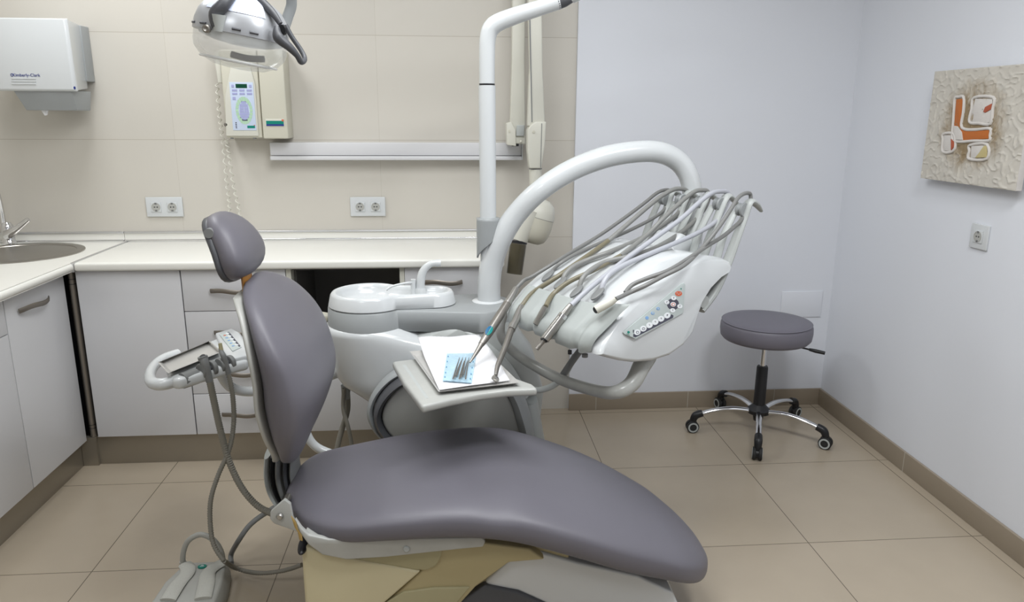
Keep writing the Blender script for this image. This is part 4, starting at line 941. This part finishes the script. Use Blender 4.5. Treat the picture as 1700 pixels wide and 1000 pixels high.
for k, (nm_, w, wr, wp, up_, dn, r, mu, md_) in enumerate(HS):
    tt = thing(NMH[k], LB[k], 'handpiece', tuple(pw(up_[0][0], up_[0][1], w)), 'instruments on the console')
    n = len(up_); P1 = [pw(x, y, w+(wr-w)*(i/(n-1))) for i, (x, y) in enumerate(up_)]
    n2 = len(dn); P2 = [pw(x, y, wr-.01+(wp-wr+.01)*(i/(n2-1))) for i, (x, y) in enumerate(dn)]
    if k >= 2: P1[0] = nr(up_[0][0], up_[0][1], w)
    P1 = [P1[0]]+lift(P1[1:], r*.9); P2 = lift(P2[:-2], r*.9)+P2[-2:]
    if mu == 'hoseO' or k == 2:
        cut = 4; make('hose', G().tube(P1[:cut+1], r, 12, 6), 'hoseO', tt, label='olive-tinted lower hose')
        make('hose', G().tube(P1[cut:]+P2, r, 12, 6), 'hose' if k == 2 else 'hose', tt)
    else: make('hose', G().tube(P1+P2, r, 12, 6), mu, tt)
    if k == 0:
        HY[0] = pw(857, 479, .421).y
        a = [hz(857, 479, .421, 479, 602, TS), hz(851, 490, .421, 479, 602, TS), hz(843, 503, .421, 479, 602, TS)]; ring_tube(tt, 'connector', a, [.0095, .0115, .0125], 'metal')
        b = [hz(843, 503, .421, 479, 602, TS), hz(828, 527, .421, 479, 602, TS), hz(812, 552, .421, 479, 602, TS), hz(799, 572, .421, 479, 602, TS)]; ring_tube(tt, 'grip', b, [.0128, .0145, .0135, .0095], 'metalD')
        ring_tube(tt, 'grip_ring', [hz(843.5, 502, .421, 479, 602, TS), hz(842, 505, .421, 479, 602, TS)], [.0135, .0135], 'metal')
        ring_tube(tt, 'tip', [hz(799, 572, .421, 479, 602, TS), hz(790, 587, .421, 479, 602, TS), hz(780, 602, .421, 479, 602, TS)], [.0085, .006, .0028], 'metalD')
        c = hz(812, 549, .421, 479, 602, TS); vd = (c-CAM).normalized(); ax = nrm(hz(828, 527, .421, 479, 602, TS)-hz(799, 572, .421, 479, 602, TS)); sd = ax.cross(vd).normalized()
        for sg, mm in ((1, 'ring_b'), (-1, 'ring_t')):
            pts = [c-vd*.0185+ax*.019*math.cos(a)+sd*sg*(.0004+.0095*math.sin(a)) for a in [PI*i/12 for i in range(13)]]
            make('colour_mark', G().prism(pts, vd*.010), mm, tt, bevel=.0008)
    if k == 1:
        HY[0] = pw(866, 509, .349).y
        ring_tube(tt, 'connector', [hz(866, 509, .349, 509, 629, TT), hz(861, 520, .349, 509, 629, TT), hz(856, 533, .349, 509, 629, TT), hz(851, 543, .349, 509, 629, TT)], [.0098, .011, .0115, .0115], 'metal')
        ring_tube(tt, 'collar_ring', [hz(852, 540, .349, 509, 629, TT), hz(848.5, 548, .349, 509, 629, TT)], [.0132, .0132], 'metal')
        ring_tube(tt, 'grip', [hz(849, 547, .349, 509, 629, TT), hz(841, 570, .349, 509, 629, TT), hz(832, 593, .349, 509, 629, TT), hz(826, 608, .349, 509, 629, TT), hz(823, 624, .349, 509, 629, TT)], [.0105, .0100, .0085, .0072, .0052], 'metalD')
        hh_ = hz(822.5, 629, .349, 509, 629, TT); ring_tube(tt, 'head', [hh_+V((-.006, -.003, .006)), hh_+V((.001, .0, -.001)), hh_+V((.005, .003, -.007))], [.0075, .0085, .007], 'metal', 18)
    if k == 2:
        ring_tube(tt, 'connector', [nr(906, 509, .245), nr(900, 520, .25), nr(895, 529, .255), nr(890, 538, .26)], [.0088, .0100, .0095, .0098], 'metal')
        e0, e1 = nr(890, 538, .26), nr(889.2, 539.5, .26); ring_tube(tt, 'open_end', [e0, e1], [.0078, .0078], 'black')
    if k == 3:
        ring_tube(tt, 'connector', [nr(948, 507, .144), nr(941, 516, .146), nr(935, 524, .148)], [.0092, .0105, .0112], 'metal')
        ring_tube(tt, 'grip_ring', [nr(936, 522, .148), nr(932, 528, .15)], [.0135, .0142], 'chrome')
        ring_tube(tt, 'grip', [nr(932, 528, .15), nr(920, 544, .155), nr(906, 562, .16), nr(904, 565, .16)], [.0138, .0145, .0135, .0125], 'metal')
        ring_tube(tt, 'grip_end', [nr(905, 563, .16), nr(902.5, 566.5, .16)], [.010, .0095], 'black')
        ring_tube(tt, 'drive_pin', [nr(903, 566, .16), nr(897, 573, .163), nr(891, 580, .165)], [.0062, .0058, .0062], 'metalD')
    if k == 4:
        ring_tube(tt, 'connector_body', [nr(1022, 496, .0), nr(1014, 501, .008), nr(1001, 508, .016), nr(989, 515, .024)], [.0085, .0118, .0128, .0120], 'ivory2')
        ring_tube(tt, 'open_end', [nr(989.5, 514.7, .024), nr(988, 515.5, .024)], [.0095, .0095], 'black')
# ================================================================== TRAY
ZP = .700
A0, B0, C0 = at(651, 600, Z=ZP), at(700, 674, Z=ZP), at(893, 645, Z=ZP); D0 = A0+(C0-B0)
t = thing('tray_holder', 'light grey tray holder frame under the instrument console', 'tray holder', tuple((A0+C0)/2))
def bil(u, v, z=0): return (A0*(1-u)*v+B0*(1-u)*(1-v)+C0*u*(1-v)+D0*u*v)+V((0, 0, z))
ed = [bil(0, 0), bil(.25, .045), bil(.5, .07), bil(.75, .06), bil(1.0, .0), bil(1.0, .10), bil(.9, .30), bil(.83, 1), bil(0, 1), bil(-.02, .5)]
make('frame_plate', G().prism([p+V((0, 0, -.024)) for p in ed], (0, 0, .024)), 'sgrey', t, bevel=.009, seg=4)
gp = [bil(.05, .15, .0), bil(.10, .15, .0), bil(.10, .85, .0), bil(.05, .85, .0)]
gv = make('finger_groove', G().tube([bil(.08, .12, -.0025), bil(.08, .5, -.0025), bil(.08, .88, -.0025)], .006, 10, 2, ell=(.5, 1.6), up=(0, 0, 1)), 'lgrey', t)
st = [pw(930, 630, .28), bil(.92, .55, -.03), bil(.7, .6, -.035), bil(.5, .6, -.03)]
make('support_arm', G().tube([pw(955, 590, .27), pw(930, 632, .28), pw(895, 648, .30), pw(860, 640, .34)], .010, 12, 5), 'lgrey', t)
t = thing('metal_tray', 'shallow stainless steel tray lying on the grey tray holder', 'tray', tuple((A0+C0)/2))
TA, TB, TD = at(728, 652, Z=ZP+.01), at(863, 637, Z=ZP+.01), at(680, 585, Z=ZP+.01); TC = TB+(TD-TA); TM = (TA+TB+TC+TD)/4
def tk(k, z): return [V((*(TM+(p-TM)*k).xy, ZP+z)) for p in (TA, TB, TC, TD)]
make('tray_pan', G().loft([tk(.90, .0015), tk(.985, .011), tk(1.0, .0125), tk(.975, .0115), tk(.885, .0035)]), 'foil', t, ang=20)
# paper
pc_ = [(704, 592), (729, 646), (846, 630), (820, 587)]
Pq = [at(x, y, Z=ZP+.0135) for x, y in pc_]; Pq[1].z -= .002; Pq[2].z -= .002; bk0, bk1 = at(694, 560, Z=ZP+.035), at(795, 556.5, Z=ZP+.035)
rows = []
for i in range(13):
    s = i/12; r = []
    for j in range(17):
        u = j/16
        if s < .55:
            k2 = s/.55; a = bk0.lerp(Pq[0], k2); b = bk1.lerp(Pq[3], k2); z = .002*math.sin(u*9)*(1-k2)
        else:
            k2 = (s-.55)/.45; a = Pq[0].lerp(Pq[1], k2); b = Pq[3].lerp(Pq[2], k2); z = .0005*math.sin(u*7+s*5)
        r.append(a.lerp(b, u)+V((0, 0, z)))
    rows.append(r)
pp = make('paper_towel', G().grid(rows), 'paper', ang=70); pp.modifiers.new('t', 'SOLIDIFY').thickness = .0012
tag(pp, 'white embossed paper towel sheet spread over the steel tray', 'paper towel')
# pouch with instruments
t = thing('sterile_pouch', 'small pale blue sterilisation pouch of steel tips lying on the paper towel', 'pouch', tuple(at(765, 612, Z=ZP+.01)))
q4 = [(742, 587), (735, 632), (783, 636), (791, 586)]; z_ = ZP+.017
Q = [at(x, y, Z=z_) for x, y in q4]
rows = []; rows2 = []
for i in range(13):
    r = []; r2 = []
    for j in range(13):
        u, v = j/12, i/12; p = Q[0].lerp(Q[3], u).lerp(Q[1].lerp(Q[2], u), v)
        bul = .008*math.sin(PI*u)*math.sin(PI*v); wr_ = .0014*math.sin(u*23+v*11)*math.sin(v*19)
        r.append(p+V((0, 0, bul+wr_))); r2.append(p+V((0, 0, -.5*bul-.0015+wr_)))
    rows.append(r); rows2.append(r2)
g = G().grid(rows); g.grid(rows2); make('film', g, 'blue', t, ang=70)
for e_ in (((0, 0), (0, 1)), ((1, 0), (1, 1))):
    (u0, v0), (u1, v1) = e_
    for s in (.15, .35, .55, .75, .9):
        u, v = u0+(u1-u0)*s, v0+(v1-v0)*s; u = .06 if u == 0 else .94
        p = Q[0].lerp(Q[3], u).lerp(Q[1].lerp(Q[2], u), v)+V((0, 0, .0035)); make('print_mark', G().box(p.x-.0015, p.x+.0015, p.y-.004, p.y+.004, p.z-.001, p.z), 'blue2', t)
for k in range(7):
    a, b = at(752+k*3.5, 629-(k % 3)*3, Z=z_+.010), at(763+k*2.6, 594+(k % 2)*5, Z=z_+.010)
    make('instrument', G().tube([a, a.lerp(b, .5)+V((0, 0, .001)), b], [.0022, .0018, .0010], 8, 2), 'metalD', t)
# ================================================================== ASSISTANT CONSOLE
ZA = .70
t = thing('assistant_console', 'white assistant console with hose holders, left of the chair backrest', 'console', tuple(at(330, 600, Z=ZA)))
def az(pts, z=ZA): return [at(x, y, Z=z) for x, y in pts]
bodyp = [(279, 594), (300, 586), (358, 562), (372, 548), (400, 552), (412, 570), (412, 598), (380, 606), (352, 614), (325, 622), (298, 630), (284, 629), (276, 612)]
make('console_body', G().prism([p-V((0, 0, .034)) for p in az(bodyp)], (0, 0, .034)), 'white', t, bevel=.012, seg=4)
lp_ = az([(296, 588), (272, 596), (256, 608), (249, 624), (254, 636), (272, 638), (298, 630), (325, 622)], ZA-.017)
make('end_handle', G().tube(lp_, [.017, .016, .015, .016, .0175, .018, .018, .018], 14, 6), 'white', t)
make('front_rail', G().tube(az([(284, 634), (310, 627), (340, 617), (370, 609), (410, 599)], ZA-.016), .018, 14, 4), 'white', t)
gb = [at(x, y, Z=ZA-.016)+V((.004, -.020, .0)) for x, y in ((304, 629), (316, 625), (328, 621))]
make('grey_sleeve', G().tube(gb, .0235, 16, 3), 'mgrey', t)
# raised keypad end
kb_ = az([(357, 553), (385, 545), (398, 552), (412, 575), (410, 590), (382, 596), (372, 585)], ZA+.012)
kbody = make('keypad_housing', G().prism([p-V((0, 0, .022)) for p in kb_], (0, 0, .022)), 'white', t, bevel=.006)
kd = az([(364, 556), (380, 551), (401, 577), (386, 584)], ZA+.013); kpl = make('keypad', G().prism(kd, (0, 0, .0015)), 'panelg', t, bevel=.0005)
def kq(u, v): return kd[0].lerp(kd[1], u).lerp(kd[3].lerp(kd[2], u), v)+V((0, 0, .0015))
make('dark_strip', G().prism([kq(.80, .03), kq(.97, .03), kq(.97, .95), kq(.80, .95)], (0, 0, .0008)), 'kdark', kpl)
for v in (.1, .28, .46, .64, .82):
    make('key', G().lathe([(.0, 0), (.0065, 0), (.0065, .0013), (0, .0013)], kq(.72, v), n=12), 'klight', kpl)
    make('key', G().lathe([(.0, 0), (.0045, 0), (.0045, .0013), (0, .0013)], kq(.38, v*.9+.06), n=12), 'kblue' if v > .2 else 'kred', kpl)
# holders
for x, y in ((344, 614), (374, 605)):
    c = at(x, y, Z=ZA-.014); c = at(x, y, Y=c.y-.034); ax = (at(360, 610, Z=ZA)-at(330, 619, Z=ZA)).normalized(); 
    hd_ = make('hose_holder', G().tube([c-ax*.024, c-ax*.010], .024, 18, 1, smooth=False), 'mgrey', t, bevel=.003)
    make('holder_jaw', G().tube([c+ax*.010, c+ax*.024], .024, 18, 1, smooth=False), 'mgrey', hd_, bevel=.003)
    make('holder_core', G().tube([c-ax*.012, c+ax*.012], .013, 12, 1, smooth=False), 'dgrey', hd_)
make('swing_arm', G().tube([at(372, 604, Y=2.32), at(368, 622, Y=2.33), at(382, 642, Y=2.35), at(405, 650, Y=2.38), at(440, 648, Y=2.45), at(500, 640, Y=2.52), at(560, 620, Y=2.56)], .0165, 14, 6), 'white', t)
t2 = thing('metal_dish', 'small rectangular steel dish lying on the assistant console', 'dish', tuple(at(315, 592, Z=ZA)))
q4 = [(262, 602), (348, 566), (369, 584), (279, 620)]
def dq(k, z): 
    Q = az(q4, ZA+z); c = sum(Q, V((0, 0, 0)))/4; return [c+(p-c)*k for p in Q]
make('dish_pan', G().loft([dq(.90, .003), dq(.97, .016), dq(1.0, .018), dq(.95, .016), dq(.88, .005)]), 'foil', t2, ang=20)
# suction hoses
sh1 = thing('suction_hose', 'thick corrugated grey suction hose with dark open nozzle, left holder of the console', 'suction hose', tuple(at(343, 620, Z=ZA)))
def W(pts): return [at(x, y, Y=Y) for x, y, Y in pts]
yh0 = at(344, 614, Z=ZA-.014).y-.052
make('nozzle', G().tube(W([(337, 594, yh0+.01), (341, 606, yh0), (345, 622, yh0), (348, 634, yh0)]), [.0125, .0115, .0115, .0105], 16, 4), 'mgrey', sh1)
make('nozzle_collar', G().tube(W([(336, 592, yh0+.01), (338, 598, yh0+.01)]), .0145, 16, 1, smooth=False), 'mgrey', sh1)
make('nozzle_bore', G().lathe([(.009, 0), (.009, .0012), (0, .0012)], at(336.3, 592.3, Y=yh0+.01), (-.2, -.5, 1), 16), 'black', sh1)
def corr(P, r, name, par, m='corr', amp=.0011, pitch=.0075):
    Q, _ = spline([V(p) for p in P], 0, 30); out = []; rr = []; d = 0; step = pitch/2.0; acc = 0
    out.append(Q[0]); rr.append(r); k = 0
    for i in range(1, len(Q)):
        seg = (Q[i]-Q[i-1]).length; pos = 0
        while acc+seg-pos >= step:
            pos += step-acc; acc = 0; k += 1; out.append(Q[i-1].lerp(Q[i], pos/seg)); rr.append(r+(amp if k % 2 else -amp))
        acc += seg-pos
    return make(name, G().tube(out, rr, 12, 1, smooth=False), m, par, ang=60)
corr(W([(348, 632, yh0), (355, 665, yh0+.01), (366, 715, yh0+.02), (380, 765, yh0+.02), (400, 808, yh0+.0), (425, 838, yh0-.02), (450, 852, yh0-.05), (476, 858, yh0-.1)]), .0098, 'corrugated_tube', sh1)
sh2 = thing('suction_hose', 'thinner grey saliva ejector hose, right holder of the console, looping to the floor', 'suction hose', tuple(at(370, 600, Z=ZA)))
yh1 = at(374, 605, Z=ZA-.014).y-.052
make('nozzle', G().tube(W([(366, 572, yh1+.015), (367, 583, yh1+.01), (371, 592, yh1), (377, 612, yh1), (379, 622, yh1)]), [.0045, .007, .0085, .0085, .008], 16, 4), 'mgrey', sh2)
make('nozzle_tip', G().tube(W([(365.3, 570, yh1+.015), (367.5, 584, yh1+.01)]), [.0055, .0068], 12, 1, smooth=False), 'olive', sh2)
corr(W([(379, 620, yh1), (386, 655, yh1), (388, 700, yh1), (381, 745, yh1-.02), (362, 790, yh1-.05), (350, 830, yh1-.08), (349, 870, yh1-.10), (355, 905, yh1-.12), (372, 932, yh1-.14)]), .0072, 'corrugated_tube', sh2)
corr(W([(372, 932, yh1-.14), (395, 945, 2.16), (430, 952, 2.12), (470, 948, 2.10), (502, 938, 2.08)]), .0062, 'corrugated_tube', sh2)
# ================================================================== FOOT PEDAL
t = thing('foot_pedal', 'grey foot control pedal with looped carrying handle on the floor left of the chair', 'foot pedal', (-.78, 2.08, 0))
pr = lambda x, y, z: at(x, y, Z=z)
bkL, bkR = pr(303, 940, .062), pr(372, 938, .062)
def psec(y, xl, xr, zt): return [V((xl-.012, y, .0)), V((xr+.014, y, .0)), V((xr+.012, y, zt*.45)), V((xr, y, zt)), V((xl, y, zt)), V((xl-.010, y, zt*.45))]
cxp = (bkL.x+bkR.x)/2
make('pedal_body', G().loft([psec(2.185, cxp-.045, cxp+.048, .045), psec(2.165, cxp-.062, cxp+.062, .060), psec(2.06, cxp-.085, cxp+.083, .066), psec(1.96, cxp-.10, cxp+.085, .050), psec(1.93, cxp-.085, cxp+.07, .03)]), 'pedal', t, bevel=.006)
def zpad(y): return interp(y, [1.93, 1.96, 2.06, 2.165], [.03, .050, .066, .060])
for sg in (-1, 1):
    pts = [V((cxp+sg*.058, 2.150, 0)), V((cxp+sg*.040, 2.125, 0)), V((cxp+sg*.032, 2.09, 0)), V((cxp+sg*.042, 2.04, 0)), V((cxp+sg*.05, 1.98, 0))]
    for p in pts: p.z = zpad(p.y)+.005
    make('tread', G().tube(pts, [.020, .022, .022, .024, .024], 12, 5, ell=(.3, 1), up=(0, 0, 1)), mat('dotted_tread', (.52, .52, .48), .7, 0, .9, 500, .08, 200), t)
bg = make('badge', G().lathe([(.0, .0), (.012, .0), (.0115, .003), (.0, .004)], (cxp+.0, 2.135, .063), n=24, sx=1.15, sy=.9), 'teal', t)
for k in range(2): make('badge_print', G().box(cxp-.006+k*.002, cxp+.006-k*.002, 2.132+k*.005, 2.134+k*.005, .0665, .0675), 'klight', bg)
yhd = 2.165
make('carry_handle', G().tube([at(304, 944, Y=yhd), at(304, 920, Y=yhd), at(312, 899, Y=yhd), at(332, 888, Y=yhd), at(353, 896, Y=yhd), at(367, 916, Y=yhd), at(371, 940, Y=yhd)], .0085, 14, 6), 'offw', t)
for x, y in ((304, 938), (370.5, 936)):
    q = at(x, y, Y=yhd); make('handle_socket', G().tube([q+V((0, 0, .012)), q+V((0, 0, -.016))], .0105, 14, 1, smooth=False), 'offw', t)
cb = make('power_cable', G().tube([at(384, 936, Z=.02), at(384, 920, Z=.03), at(398, 895, Y=2.22), at(415, 872, Y=2.24), at(440, 853, Y=2.26), at(470, 838, Y=2.26), at(520, 842, Y=2.2)], .0085, 12, 6), 'mgrey', t)
# ---- exposed camera
cam = bpy.data.cameras.new('camera'); co = bpy.data.objects.new('camera', cam); C.objects.link(co)
cam.sensor_fit = 'HORIZONTAL'; cam.sensor_width = 36; cam.lens = 36*F/1700; cam.clip_start = .02
co.matrix_world = Matrix(((dX.x, dX.y, dX.z, 0), (dY.x, dY.y, dY.z, 0), (dZ.x, dZ.y, dZ.z, H), (0, 0, 0, 1)))
bpy.context.scene.camera = co
w = bpy.data.worlds.new('world'); bpy.context.scene.world = w; w.use_nodes = True
w.node_tree.nodes['Background'].inputs[0].default_value = (.9, .93, 1, 1); w.node_tree.nodes['Background'].inputs[1].default_value = .05
sc = bpy.context.scene
sc.view_settings.view_transform = 'Standard'; sc.view_settings.look = 'None'; sc.view_settings.gamma = 1; sc.view_settings.exposure = .12
sc.cycles.max_bounces = 10; sc.cycles.transparent_max_bounces = 12
